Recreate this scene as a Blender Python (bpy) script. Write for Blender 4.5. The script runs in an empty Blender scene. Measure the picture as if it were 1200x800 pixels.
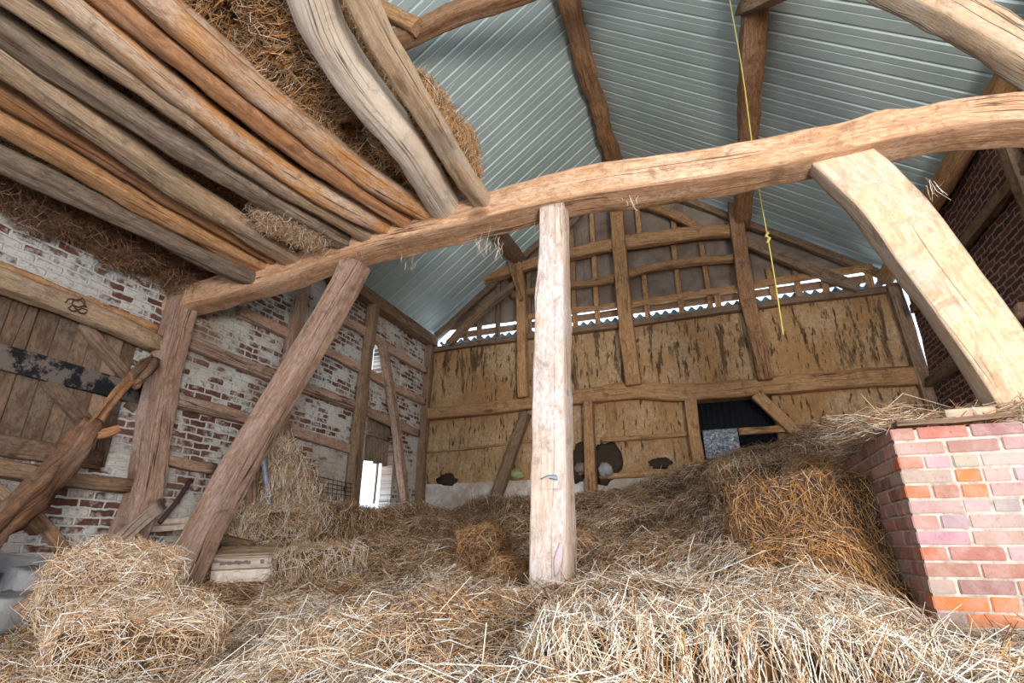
import bpy, bmesh, math, random
import numpy as np
from mathutils import Vector, Matrix, noise
random.seed(7); rng = np.random.default_rng(7)
C = bpy.context.scene.collection
E = 1.5                      # eye height
TH, PS, F = math.radians(20.8), math.radians(20.35), 630.0
EYE = Vector((0, 0, E))
FW = Vector((-math.sin(PS)*math.cos(TH), math.cos(PS)*math.cos(TH), math.sin(TH)))
RT = Vector((math.cos(PS), math.sin(PS), 0)); UP = RT.cross(FW)
def ray(px, py): return FW*F + RT*(px-600) + UP*(400-py)
def on(axis, px, py, val):   # point of the place seen at a pixel, on the plane x/y/z = val (z measured from eye level)
    d = ray(px, py); i = 'XYZ'.index(axis)
    if i == 2: val += E
    return EYE + d*((val-EYE[i])/d[i])
def PX(px, py, v=-5.1): return on('X', px, py, v)
def PY(px, py, v): return on('Y', px, py, v)
def PZ(px, py, v): return on('Z', px, py, v)

# ---------------------------------------------------------------- camera, view
cam = bpy.data.cameras.new('camera'); co = bpy.data.objects.new('camera', cam); C.objects.link(co)
cam.sensor_width = 36; cam.lens = F/1200*36; cam.clip_start = .02
co.location = EYE; co.rotation_euler = (math.pi/2+TH, 0, PS)
sc = bpy.context.scene; sc.camera = co
sc.view_settings.view_transform = 'Standard'; sc.view_settings.look = 'None'
sc.view_settings.gamma = 1; sc.view_settings.use_curve_mapping = False; sc.view_settings.exposure = 0.3

# ---------------------------------------------------------------- node helpers
class N:
    def __init__(s, name):
        s.m = bpy.data.materials.new(name); s.m.use_nodes = True; s.t = s.m.node_tree
        s.b = s.t.nodes['Principled BSDF']; s.b.inputs['Roughness'].default_value = .85
        s.b.inputs['Specular IOR Level'].default_value = .25
    def n(s, typ, **kw):
        o = s.t.nodes.new('ShaderNode'+typ)
        for k, v in kw.items():
            if hasattr(o, k): setattr(o, k, v)
            else: s.put(o, k, v)
        return o
    def put(s, o, k, v):
        i = o.inputs[int(k[1:])] if k[0] == '_' else o.inputs[k.replace('_', ' ')]
        if isinstance(v, bpy.types.NodeSocket): s.t.links.new(v, i)
        else: i.default_value = v
    def vec(s, kind='Object', scale=(1, 1, 1), attr=None):
        if attr: src = s.n('UVMap', uv_map=attr).outputs[0]
        else: src = s.n('TexCoord').outputs[kind]
        m = s.n('Mapping'); s.put(m, 'Vector', src); m.inputs['Scale'].default_value = scale
        return m.outputs[0]
    def noise(s, v, scale, detail=4, rough=.6, dist=0):
        o = s.n('TexNoise', Vector=v, Scale=scale, Detail=detail, Roughness=rough, Distortion=dist); return o.outputs['Fac']
    def ramp(s, f, stops):
        o = s.n('ValToRGB'); s.put(o, 'Fac', f); e = o.color_ramp.elements
        while len(e) < len(stops): e.new(.5)
        for x, (p, c) in zip(e, stops):
            x.position = p; x.color = (c, c, c, 1) if isinstance(c, (int, float)) else (*c, 1)
        return o.outputs['Color']
    def mix(s, f, a, b, mode='MIX'):
        o = s.n('Mix', data_type='RGBA', blend_type=mode)
        for i, v in ((0, f), (6, a), (7, b)):
            if isinstance(v, bpy.types.NodeSocket): s.t.links.new(v, o.inputs[i])
            else: o.inputs[i].default_value = v if i == 0 else (*v, 1) if len(v) == 3 else v
        return o.outputs[2]
    def math(s, op, a, b=0.0):
        o = s.n('Math', operation=op); s.put(o, '_0', a); s.put(o, '_1', b); return o.outputs[0]
    def out(s, col, h=None, strength=.5, dist=.01):
        s.put(s.b, 'Base Color', col)
        if h is not None:
            bm = s.n('Bump', Height=h, Strength=strength, Distance=dist); s.put(s.b, 'Normal', bm.outputs[0])
        return s.m

def wood(name, light, dark, stain, stain_amt=.5, crack=.9, grey=None):
    s = N(name); uv = s.vec(attr='grain', scale=(1, 1, 1))
    rnd = s.n('ObjectInfo').outputs['Random']
    off = s.n('VectorMath', operation='ADD'); s.put(off, '_0', uv)
    cx = s.n('CombineXYZ', X=s.math('MULTIPLY', rnd, 37.0), Y=0.0, Z=s.math('MULTIPLY', rnd, 11.0)); s.put(off, '_1', cx.outputs[0])
    def mp(sc):
        m = s.n('Mapping'); s.put(m, 'Vector', off.outputs[0]); m.inputs['Scale'].default_value = sc; return m.outputs[0]
    g1 = s.noise(mp((1.4, 22, 3)), 3.0, 6, .7, .5)
    g2 = s.noise(mp((.9, 4.5, 2)), 1.6, 4, .6, .6)
    g3 = s.noise(mp((.8, 2.2, 2)), 2.3, 3, .6)
    col = s.mix(s.ramp(g1, [(.32, 0), (.62, 1)]), dark, light)
    col = s.mix(s.math('MULTIPLY', s.ramp(g2, [(.47, 0), (.68, 1)]), stain_amt), col, stain)
    if grey: col = s.mix(s.math('MULTIPLY', s.ramp(g3, [(.45, 0), (.6, 1)]), .75), col, grey)
    ck = s.noise(mp((.10, 6, 2)), 2.0, 3, .6, .0)
    line = s.ramp(s.math('ABSOLUTE', s.math('SUBTRACT', ck, .5)), [(0.0, 1), (.010, 0)])
    line = s.math('MULTIPLY', line, s.ramp(s.noise(mp((.7, 3, 2)), 1.3, 2, .5), [(.42, 0), (.58, 1)]))
    pit = s.ramp(s.noise(mp((14, 26, 9)), 2.2, 2, .5), [(.70, 0), (.76, 1)])
    fl = s.noise(mp((7, 40, 9)), 2.6, 5, .75, .3)
    col = s.mix(s.math('MULTIPLY', s.ramp(fl, [(.47, 0), (.60, 1)]), .7), col, dark)
    bl = s.noise(mp((3.2, 5, 3)), 2.0, 6, .7, .8)
    col = s.mix(s.math('MULTIPLY', s.ramp(bl, [(.52, 0), (.66, 1)]), .6), col, tuple(x*.6 for x in dark))
    vo = s.n('TexVoronoi', Vector=mp((1.1, 3.4, 1)), Scale=1.0); rr = s.n('SeparateColor', Color=vo.outputs['Color']).outputs[0]
    kn = s.math('MULTIPLY', s.ramp(vo.outputs['Distance'], [(.05, 1), (.10, .55), (.13, 0)]), s.ramp(rr, [(.55, 0), (.56, 1)]))
    col = s.mix(s.math('MULTIPLY', kn, .75), col, (.13, .06, .03))
    col = s.mix(s.math('MULTIPLY', line, crack), col, (.05, .028, .015))
    col = s.mix(s.math('MULTIPLY', pit, .45), col, (.12, .06, .03))
    val = s.math('ADD', .82, s.math('MULTIPLY', rnd, .3))
    col = s.mix(1.0, col, s.n('CombineXYZ', X=val, Y=val, Z=val).outputs[0], 'MULTIPLY')
    h = s.math('SUBTRACT', s.math('ADD', s.math('ADD', s.math('MULTIPLY', g1, .7), g2), s.math('MULTIPLY', fl, .5)), s.math('ADD', s.math('MULTIPLY', line, 1.2), s.math('MULTIPLY', kn, .6)))
    return s.out(col, h, .75, .012)

W = {
 'post':  wood('pale_post_oak', (.76, .60, .48), (.50, .34, .24), (.70, .57, .49), .5, .9, (.70, .64, .62)),
 'tie':   wood('peach_oak', (.68, .42, .245), (.38, .18, .085), (.70, .50, .36), .6, 1),
 'brace': wood('worn_pale_oak', (.70, .50, .32), (.48, .30, .17), (.52, .41, .31), .6, .8, (.50, .43, .36)),
 'rose':  wood('rosy_oak', (.54, .35, .25), (.27, .15, .095), (.60, .45, .38), .6, 1),
 'gable': wood('golden_old_oak', (.60, .34, .16), (.31, .14, .055), (.42, .26, .14), .6, .95),
 'dim':   wood('brown_weathered_oak', (.36, .23, .14), (.16, .09, .05), (.26, .18, .12), .6, 1),
 'purlin':wood('red_brown_pine', (.52, .27, .13), (.22, .10, .045), (.50, .33, .22), .7, 1),
 'orange':wood('orange_barked_log', (.64, .32, .12), (.36, .14, .04), (.66, .48, .32), .7, .9, (.58, .48, .38)),
 'rust':  wood('rusty_brown_log', (.50, .24, .10), (.26, .11, .05), (.42, .25, .15), .7, .9),
 'grey':  wood('grey_split_log', (.50, .37, .25), (.24, .15, .09), (.56, .34, .17), .6, 1),
 'darkg': wood('dark_grey_log', (.31, .235, .17), (.12, .08, .055), (.42, .28, .17), .6, 1),
 'white': wood('barkless_white_log', (.82, .70, .58), (.70, .56, .43), (.66, .42, .22), .35, .8),
 'plank': wood('brown_plank', (.21, .125, .075), (.085, .05, .03), (.30, .19, .12), .6, .9, (.2, .15, .11)),
 'plank2':wood('tan_plank', (.36, .23, .15), (.20, .12, .075), (.30, .22, .15), .6, .8),
 'bark':  wood('flaking_bark', (.34, .17, .09), (.13, .065, .035), (.30, .22, .16), .8, 1),
 'crate': wood('grey_crate_wood', (.60, .47, .37), (.42, .31, .23), (.50, .42, .36), .5, .6),
}
def flat(name, col, rough=.8, metal=0, var=.25, sc_=8):
    s = N(name); s.b.inputs['Roughness'].default_value = rough; s.b.inputs['Metallic'].default_value = metal
    f = s.noise(s.vec(), sc_, 5); c2 = tuple(x*(1-var) for x in col)
    return s.out(s.mix(s.ramp(f, [(.35, 0), (.65, 1)]), c2, col), f, .3, .01)

def brickwall(name, reds, mortar, wash=None, wash_lo=.35, wash_hi=.5, axis='YZ', bumpd=.02, wob_=(.06, .042, 0), washcol2=(.55, .56, .52)):
    s = N(name); tc = s.n('TexCoord').outputs['Object']; sep = s.n('SeparateXYZ', Vector=tc)
    v = s.n('CombineXYZ', X=sep.outputs[axis[0]], Y=sep.outputs[axis[1]])
    wob = s.n('TexNoise', Vector=v.outputs[0], Scale=9.0, Detail=4.0)
    vv = s.n('VectorMath', operation='MULTIPLY_ADD'); s.put(vv, '_0', wob.outputs['Color']); vv.inputs[1].default_value = wob_; s.put(vv, '_2', v.outputs[0])
    br = s.n('TexBrick', Vector=vv.outputs[0], Color1=(0, 0, 0, 1), Color2=(1, 1, 1, 1), Mortar=(.5, .5, .5, 1), Scale=1.0)
    br.inputs['Mortar Size'].default_value = .011; br.inputs['Mortar Smooth'].default_value = .35
    br.inputs['Brick Width'].default_value = .215; br.inputs['Row Height'].default_value = .073; br.inputs['Bias'].default_value = 0
    rv = s.n('RGBToBW', Color=br.outputs['Color']).outputs[0]
    bc = s.ramp(rv, [(0.0, reds[0]), (.35, reds[1]), (.7, reds[2]), (1.0, reds[3])])
    fine = s.noise(v.outputs[0], 30, 5, .7)
    bc = s.mix(s.math('MULTIPLY', fine, .7), bc, tuple(x*.35 for x in reds[1]))
    m = br.outputs['Fac']
    col = s.mix(m, bc, mortar)
    big = s.noise(v.outputs[0], 1.3, 6, .62); mid = s.noise(v.outputs[0], 9, 5, .65)
    if wash:
        k = s.math('ADD', s.math('ADD', s.math('MULTIPLY', big, .9), s.math('MULTIPLY', mid, .75)), s.math('MULTIPLY', rv, .22))
        k = s.math('ADD', k, s.math('MULTIPLY', m, .34))
        wm = s.ramp(k, [(wash_lo, 0), (wash_hi, 1)])
        wc = s.mix(s.ramp(s.noise(v.outputs[0], 2.4, 5, .6), [(.4, 0), (.65, 1)]), wash, washcol2)
        col = s.mix(wm, col, wc)
        dirt = s.ramp(s.noise(v.outputs[0], .9, 3, .5), [(.48, 0), (.66, 1)])
        col = s.mix(s.math('MULTIPLY', dirt, .6), col, (.30, .18, .11))
        gr = s.ramp(s.noise(v.outputs[0], 22, 4, .7), [(.5, 0), (.66, 1)])
        col = s.mix(s.math('MULTIPLY', gr, .4), col, (.22, .17, .13))
        spots = s.ramp(s.noise(v.outputs[0], 40, 2, .5), [(.66, 0), (.7, 1)])
        col = s.mix(s.math('MULTIPLY', spots, .5), col, (.12, .10, .08))
    h = s.math('SUBTRACT', s.math('MULTIPLY', fine, .5), m)
    return s.out(col, h, .8, bumpd)
M_washed = brickwall('whitewashed_brick', [(.13, .045, .03), (.20, .075, .055), (.10, .045, .04), (.26, .10, .06)], (.42, .38, .33), (.60, .55, .49), .86, .99)
M_dark = brickwall('red_brown_brick', [(.10, .035, .025), (.22, .075, .045), (.07, .035, .03), (.34, .12, .06)], (.33, .25, .20), None, wob_=(.10, .075, 0), bumpd=.035)

def M_clay_():
    s = N('cob_clay'); v = s.vec()
    st = s.n('Mapping'); s.put(st, 'Vector', v); st.inputs['Scale'].default_value = (2.2, 1, .42)
    a = s.noise(st.outputs[0], 3.2, 7, .72, .4); b = s.noise(v, 1.1, 5, .6); c = s.noise(v, 16, 5, .7)
    col = s.mix(s.ramp(b, [(.38, 0), (.62, 1)]), (.47, .25, .10), (.60, .40, .225))
    col = s.mix(s.math('MULTIPLY', s.ramp(c, [(.4, 0), (.6, 1)]), .6), col, (.34, .18, .075))
    hole = s.ramp(a, [(.53, 0), (.58, 1)])
    z = s.n('SeparateXYZ', Vector=v).outputs['Z']
    upper = s.ramp(s.math('MULTIPLY', s.math('SUBTRACT', z, 2.0), .25), [(.49, .3), (.53, 1)])
    hole = s.math('MULTIPLY', hole, upper)
    col = s.mix(s.math('MULTIPLY', hole, .85), col, (.10, .055, .028))
    pits = s.ramp(s.noise(st.outputs[0], 9, 3, .6), [(.60, 0), (.645, 1)])
    col = s.mix(s.math('MULTIPLY', pits, .8), col, (.07, .04, .02))
    sp = s.ramp(s.noise(v, 55, 1, .5), [(.74, 0), (.77, 1)])
    col = s.mix(s.math('MULTIPLY', sp, .6), col, (.85, .78, .65))
    h = s.math('SUBTRACT', s.math('ADD', s.math('MULTIPLY', a, -1.5), s.math('MULTIPLY', c, .5)), s.math('MULTIPLY', pits, .6))
    return s.out(col, h, .9, .05)
M_clay = M_clay_()
def M_plinth_():
    s = N('limewashed_render'); v = s.vec(); a = s.noise(v, 3, 6, .65); b = s.noise(v, 22, 4, .7)
    col = s.mix(s.ramp(a, [(.42, 0), (.6, 1)]), (.46, .35, .25), (.66, .62, .58))
    return s.out(s.mix(s.math('MULTIPLY', s.ramp(b, [(.58, 0), (.68, 1)]), .6), col, (.2, .15, .12)), b, .6, .02)
M_plinth = M_plinth_()
def M_panel_():
    s = N('stained_board_sheets'); v = s.vec(); a = s.noise(v, 1.6, 6, .65, .6); b = s.noise(v, 18, 4, .7)
    col = s.mix(s.ramp(a, [(.35, 0), (.65, 1)]), (.17, .115, .08), (.33, .25, .19))
    return s.out(s.mix(s.math('MULTIPLY', s.ramp(b, [(.6, 0), (.7, 1)]), .5), col, (.1, .07, .05)), b, .4, .01)
M_panel = M_panel_()
def M_roof_():
    s = N('galvanised_roof_sheet'); v = s.vec(); a = s.noise(v, .7, 4, .6)
    st = s.n('Mapping'); s.put(st, 'Vector', v); st.inputs['Scale'].default_value = (.5, 12, .5)
    b = s.noise(st.outputs[0], 2.5, 3, .6)
    col = s.mix(s.ramp(a, [(.4, 0), (.6, 1)]), (.46, .55, .51), (.56, .64, .61))
    col = s.mix(s.math('MULTIPLY', s.ramp(b, [(.45, 0), (.62, 1)]), .25), col, (.52, .56, .54))
    s.b.inputs['Metallic'].default_value = .15; s.b.inputs['Roughness'].default_value = .55
    s.b.inputs['Specular IOR Level'].default_value = .5
    return s.out(col, b, .08, .01)
M_roof = M_roof_()
def M_straw_(name, mul=1.0):
    s = N(name); at = s.n('Attribute', attribute_name='Col')
    s.b.inputs['Roughness'].default_value = .6
    return s.out(s.mix(1.0, at.outputs['Color'], (mul, mul, mul), 'MULTIPLY'))
M_straw = M_straw_('straw_stalks')
def M_bed_():
    s = N('trodden_straw'); v = s.vec(); a = s.noise(v, 40, 6, .75, 1.5); b = s.noise(v, 2, 4, .6)
    col = s.mix(s.ramp(a, [(.38, 0), (.62, 1)]), (.06, .03, .014), (.26, .16, .08))
    col = s.mix(s.ramp(b, [(.4, 0), (.65, 1)]), col, (.12, .065, .03))
    return s.out(col, a, 1, .03)
M_bed = M_bed_()
M_twine_y = flat('yellow_twine', (.62, .50, .12)); M_twine_b = flat('blue_twine', (.10, .38, .62))
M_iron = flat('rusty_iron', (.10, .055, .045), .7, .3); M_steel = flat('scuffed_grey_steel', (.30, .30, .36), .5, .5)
M_darkin = flat('shade_black_corrugated', (.02, .02, .024)); M_teal = flat('weathered_corrugated', (.16, .22, .24), .6, .3)
M_foil = None
def M_foil_():
    s = N('crumpled_foil'); v = s.vec(); a = s.noise(v, 28, 4, .6, 1.2)
    s.b.inputs['Metallic'].default_value = .5; s.b.inputs['Roughness'].default_value = .4
    return s.out(s.ramp(a, [(.38, (.12, .13, .14)), (.52, (.34, .36, .38)), (.66, (.75, .76, .78))]), a, .8, .03)
M_foil = M_foil_()
M_tar = (lambda s: s.out(s.mix(s.ramp(s.noise(s.vec(), 5, 5, .7), [(.47, 0), (.53, 1)]), (.012, .012, .014), (.15, .12, .10)), s.noise(s.vec(), 12, 4), .5, .01))(N('tarred_board'))
M_rubble = flat('limed_stone', (.36, .34, .33), .9, 0, .5, 6)
M_blue = flat('blue_chalk', (.10, .28, .42)); M_pink = flat('pink_stain', (.62, .46, .46)); M_ink = flat('faded_ink', (.18, .14, .12))

# ---------------------------------------------------------------- object helpers
def link(name, me, mat, parent=None, smooth=True):
    o = bpy.data.objects.new(name, me); C.objects.link(o)
    if mat: me.materials.append(mat)
    if smooth: me.shade_smooth()
    if parent: o.parent = parent
    return o
def tag(o, label, cat, group=None, kind=None):
    o['label'] = label; o['category'] = cat
    if group: o['group'] = group
    if kind: o['kind'] = kind
    return o
def struct(o, label, cat): return tag(o, label, cat, kind='structure')
def empty(name, loc, rot=(0, 0, 0)):
    o = bpy.data.objects.new(name, None); C.objects.link(o); o.location = loc; o.rotation_euler = rot
    o.empty_display_size = .1; return o
def mesh(name, V, Fc):
    me = bpy.data.meshes.new(name); me.from_pydata([tuple(v) for v in V], [], Fc); me.update(); return me
def interp(P, n, keys=None):
    """smooth curve through points P (any dimension), parameterised by chord length."""
    P = np.array(P, float)
    if P.ndim == 1: P = P[:, None]
    k = len(P)
    if k == 2: t = np.linspace(0, 1, n)[:, None]; return P[0]*(1-t)+P[1]*t
    c = np.concatenate([[0], np.cumsum(np.linalg.norm(np.diff(P, axis=0), axis=1)+1e-6)]) if P.shape[1] > 1 else np.arange(k, dtype=float)
    sl_ = np.diff(P, axis=0)/np.diff(c)[:, None]; M = np.zeros_like(P); M[0] = sl_[0]; M[-1] = sl_[-1]
    h = np.diff(c)[:, None]; M[1:-1] = (sl_[:-1]*h[1:]+sl_[1:]*h[:-1])/(h[:-1]+h[1:])
    out = []
    for u in np.linspace(0, c[-1]*(1-1e-9), n):
        i = min(max(int(np.searchsorted(c, u, side='right')-1), 0), k-2); d = c[i+1]-c[i]; t = (u-c[i])/d
        out.append((2*t**3-3*t*t+1)*P[i]+(t**3-2*t*t+t)*d*M[i]+(-2*t**3+3*t*t)*P[i+1]+(t**3-t*t)*d*M[i+1])
    return np.array(out)
def section(r):
    """unit rounded rectangle, r = corner radius as share of half size"""
    pts = []
    for q in range(4):
        ca, sa = [(1, 1), (-1, 1), (-1, -1), (1, -1)][q]
        for a in (0, 30, 60, 90):
            an = math.radians(a+90*q); pts.append((ca*(1-r)+r*math.cos(an), sa*(1-r)+r*math.sin(an)))
        nx = [(-1, 1), (-1, -1), (1, -1), (1, 1)][q]
        e0 = pts[-1]; an = math.radians(90*(q+1)); e1 = (nx[0]*(1-r)+r*math.cos(an), nx[1]*(1-r)+r*math.sin(an))
        if r < .9:
            for t in (.33, .67): pts.append((e0[0]*(1-t)+e1[0]*t, e0[1]*(1-t)+e1[1]*t))
    return pts
def timber(name, pts, w, h, mat, ref=(0, 0, 1), r=.16, wob=.012, parent=None, step=.11, knots=(), twist=0):
    """hewn timber swept along pts; w across, h along ref."""
    pts = [Vector(p) for p in pts]; L = sum((b-a).length for a, b in zip(pts, pts[1:]))
    n = max(5, int(L/step)); P = interp(pts, n); ref = Vector(ref)
    Wd = interp(w if isinstance(w, (list, tuple)) else [w, w], n)[:, 0]; Hd = interp(h if isinstance(h, (list, tuple)) else [h, h], n)[:, 0]
    S = section(r); m = len(S); V = []; Fc = []; sd = random.random()*100; org = Vector(pts[0])
    al = 0; uv = []; prev = None; Ls = []
    for i in range(n):
        p = Vector(P[i]); t = Vector(P[min(i+1, n-1)])-Vector(P[max(i-1, 0)]); t.normalize()
        b = t.cross(ref).normalized(); c = b.cross(t).normalized()
        if prev is not None: al += (p-prev).length
        prev = p; Ls.append(al)
        if twist: q = Matrix.Rotation(twist*(i/n-.5), 3, t); b = q@b; c = q@c
        for j, (x, y) in enumerate(S):
            bx, cy = x*Wd[i]/2, y*Hd[i]/2
            nv = noise.noise(Vector((al*1.3+sd, x*1.1, y*1.1)))*wob*1.6 + noise.noise(Vector((al*5+sd, x*2.5, y*2.5)))*wob
            for (ka, kx, ky, kr) in knots:
                d2 = ((al/L-ka)*L/.12)**2+((x-kx)/.6)**2+((y-ky)/.6)**2; nv += kr*math.exp(-d2)
            rr = math.hypot(x, y); V.append(p+b*(bx+x/rr*nv)+c*(cy+y/rr*nv)-org)
    for i in range(n-1):
        for j in range(m):
            k = (j+1) % m; Fc.append((i*m+j, i*m+k, (i+1)*m+k, (i+1)*m+j))
    # end caps: a ring slightly inside so the ends look sawn, then a face
    Fc.append(tuple(range(m-1, -1, -1))); Fc.append(tuple((n-1)*m+j for j in range(m)))
    me = mesh(name, V, Fc)
    uvl = me.uv_layers.new(name='grain'); per = 2*(Wd.mean()+Hd.mean())
    data = np.zeros((len(me.loops), 2), np.float32); li = 0
    for f in me.polygons:
        if len(f.vertices) == 4 and f.index < (n-1)*m:
            i, j = divmod(f.index, m)
            q = [(Ls[i], j/m*per), (Ls[i], (j+1)/m*per), (Ls[i+1], (j+1)/m*per), (Ls[i+1], j/m*per)]
        else:
            q = [(.02*(k % 3), k/m*.3) for k in range(len(f.vertices))]
        for k in q: data[li] = k; li += 1
    data[:, 1] += sd; uvl.data.foreach_set('uv', data.ravel())
    o = link(name, me, mat, parent, True)
    o.location = org if parent is None else org-parent.location
    me.polygons[-1].use_smooth = False; me.polygons[-2].use_smooth = False
    return o
def T(name, pts, w, h, mat, label, cat='beam', group=None, **k):
    return tag(timber(name, pts, w, h, W[mat] if isinstance(mat, str) else mat, **k), label, cat, group)
def tube(name, pts, rad, mat, parent=None, n=7, step=.04):
    L = sum((Vector(b)-Vector(a)).length for a, b in zip(pts, pts[1:])); k = max(4, int(L/step)); P = interp(pts, k)
    V = []; Fc = []; org = Vector(pts[0])
    for i in range(k):
        t = Vector(P[min(i+1, k-1)]-P[max(i-1, 0)]).normalized(); b = t.orthogonal().normalized() if i == 0 else (b-t*b.dot(t)).normalized(); c = t.cross(b)
        for j in range(n): a = 2*math.pi*j/n; V.append(Vector(P[i])+(b*math.cos(a)+c*math.sin(a))*rad-org)
    for i in range(k-1):
        for j in range(n): q = (j+1) % n; Fc.append((i*n+j, i*n+q, (i+1)*n+q, (i+1)*n+j))
    Fc += [tuple(range(n-1, -1, -1)), tuple((k-1)*n+j for j in range(n))]
    o = link(name, mesh(name, V, Fc), mat, parent); o.location = org if parent is None else org-parent.location; return o

# ---------------------------------------------------------------- straw
PAL = np.array([(.80, .68, .53), (.68, .50, .34), (.50, .31, .16), (.86, .80, .73), (.34, .195, .105), (.17, .09, .05), (.56, .26, .075)])
def stalks(name, P, Nn, D, L, Wd, Col, mat=None, parent=None, org=(0, 0, 0)):
    """many bent three-sided stalks in one mesh. P pos, Nn up, D direction, L length, Wd width"""
    k = len(P); P = P-np.array(org); D = D/np.linalg.norm(D, axis=1)[:, None]
    B = np.cross(D, Nn); B /= np.linalg.norm(B, axis=1)[:, None]+1e-9; U = np.cross(B, D)
    bend = rng.normal(0, .10, k)*L; side = rng.normal(0, .10, k)*L
    V = np.zeros((k, 3, 3, 3)); ang = np.array([math.pi/2, math.pi*7/6, math.pi*11/6])
    for s_, (t, f, tw) in enumerate(((-.5, 0, .7), (0.03, 1, 1), (.5, 0, .7))):
        cpt = P+D*(L*t)[:, None]+U*(bend*f)[:, None]+B*(side*f)[:, None]
        for j in range(3):
            V[:, s_, j] = cpt+(B*math.cos(ang[j])+U*math.sin(ang[j])*.7)*(Wd*.5*tw)[:, None]
    V = V.reshape(-1, 3).astype(np.float32)
    q = []
    for s_ in range(2):
        for j in range(3):
            a = s_*3+j; b = s_*3+(j+1) % 3; q.append((a, b, b+3, a+3))
    Fc = (np.array(q)[None]+np.arange(k)[:, None, None]*9).reshape(-1).astype(np.int32)
    me = bpy.data.meshes.new(name); me.vertices.add(len(V)); me.vertices.foreach_set('co', V.ravel())
    nf = k*6; me.loops.add(nf*4); me.loops.foreach_set('vertex_index', Fc); me.polygons.add(nf)
    me.polygons.foreach_set('loop_start', np.arange(0, nf*4, 4, dtype=np.int32))
    me.update(calc_edges=True)
    at = me.color_attributes.new('Col', 'FLOAT_COLOR', 'POINT')
    cc = np.ones((k, 9, 4), np.float32); cc[:, :, :3] = Col[:, None, :]; at.data.foreach_set('color', cc.ravel())
    o = link(name, me, mat or M_straw, parent, False); o.location = org if parent is None else (0, 0, 0)
    return o
def palette(k, wts, jit=.12):
    w = np.array(wts, float); w /= w.sum(); c = PAL[rng.choice(len(PAL), k, p=w)]
    return np.clip(c*(1+rng.normal(0, jit, (k, 1))), .02, .95)
PALE = (4, 4, 2.2, 2.4, 1.4, .9, .5); MIXED = (2.2, 3, 3, 1, 2, 1.2, 1.0); BROWN = (.6, 1.3, 2.8, .2, 3.2, 3, 1.3); HAY = (.35, 1.2, 2.6, .1, 2.4, 1.8, 3.6); ORANGE_SHADED = (.1, .5, 1.6, .0, 2.4, 3, 4)  # orange mix leans dark, painting in the shade beside the pier

# control heights of the straw bed (x, y, height relative to eye level)
CP = []
def cp(px, py, Y): p = PY(px, py, Y); CP.append((p.x, p.y, p.z-E))
for a in [(650, 712, 3.5), (640, 700, 3.8), (210, 690, 3.6), (300, 690, 4.1), (400, 690, 3.8), (500, 690, 3.8),
          (500, 597, 8.7), (600, 592, 8.7), (700, 585, 8.7), (770, 572, 8.7), (830, 552, 8.7), (880, 532, 8.7), (940, 515, 8.7), (1000, 500, 8.4), (1050, 490, 8.0),
          (420, 602, 7.3), (470, 602, 8.0), (360, 610, 6.0), (520, 615, 7.3), (600, 612, 7.0), (430, 640, 5.5), (540, 645, 5.5), (600, 640, 5.8),
          (700, 640, 5.2), (760, 600, 6.5), (800, 640, 4.8), (850, 575, 6.3), (880, 610, 4.8), (930, 548, 5.6), (990, 515, 5.4), (1035, 490, 5.2), (960, 545, 4.9), (1010, 520, 4.8),
          (700, 690, 3.6), (800, 690, 3.3), (900, 680, 3.2), (960, 620, 3.75), (1000, 690, 3.1), (1045, 712, 3.05), (1112, 762, 3.12), (1200, 790, 3.15), (1160, 785, 2.8),
          (1120, 770, 2.5), (1190, 795, 2.3), (1000, 740, 2.4), (900, 730, 2.4), (800, 730, 2.3), (650, 750, 2.1), (550, 730, 2.3), (450, 740, 2.1), (350, 740, 2.3), (300, 720, 3.0)]: cp(*a)
CP += [(-.6, 1.55, -.42), (0, 1.5, -.40), (.4, 1.6, -.34), (.9, 1.7, -.34), (1.4, 1.9, -.34), (-1.1, 1.5, -.42), (-1.6, 1.4, -.5), (-2.2, 1.2, -.55), (-3, 1, -.6), (-2.2, 2.0, -.55), (-3, 2.2, -.6), (-2.0, 2.7, -.42),
       (-3.2, 3, -.6), (-4, 2, -.62), (-5, 1, -.62), (-5, 2, -.62), (-5, 3, -.55), (-4.2, 3.4, -.5), (-4.7, 4.1, -.35), (-5, 5, -.05), (-4.5, 5, -.05), (0, .5, -.45), (2, .5, -.45), (-2, .2, -.55), (-5, -1, -.6), (3, -1, -.5), (0, -2, -.6),
       (1.9, 2.9, -.62), (2.9, 2.8, -.62), (1.5, 4.6, .7), (2.2, 5, 1.0), (2.9, 6, 1.3), (2.9, 8.6, 1.65), (2.2, 4.5, .7), (-4.9, 8.5, .55), (-5, 7, .35)]
CPa = np.array(CP)
def hgt(x, y):
    x = np.asarray(x, float); y = np.asarray(y, float); sh = x.shape; x = x.ravel(); y = y.ravel(); out = np.zeros(len(x))
    for s0 in range(0, len(x), 20000):
        d2 = (x[s0:s0+20000, None]-CPa[None, :, 0])**2+(y[s0:s0+20000, None]-CPa[None, :, 1])**2
        w = 1/(d2+.025)**1.7; out[s0:s0+20000] = (w*CPa[None, :, 2]).sum(1)/w.sum(1)
    return (out+E).reshape(sh)
def bumps(x, y):
    b = .065*np.sin(x*3.1+1.3*np.sin(y*2.3))*np.sin(y*3.7+1.1*np.sin(x*2.9)) + .028*np.sin(x*8.3+2*np.sin(y*6.1))*np.sin(y*9.1+1.7*np.sin(x*7.3))+.012*np.sin(x*21+y*7)*np.sin(y*19-x*5)
    return b
def ground(x, y): return hgt(x, y)+bumps(x, y)
gx = np.arange(-5.12, 2.98, .06); gy = np.arange(-2.4, 9.0, .06); GX, GY = np.meshgrid(gx, gy); GZ = ground(GX, GY)
V = np.stack([GX, GY, GZ], -1).reshape(-1, 3); nx = len(gx)
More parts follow.
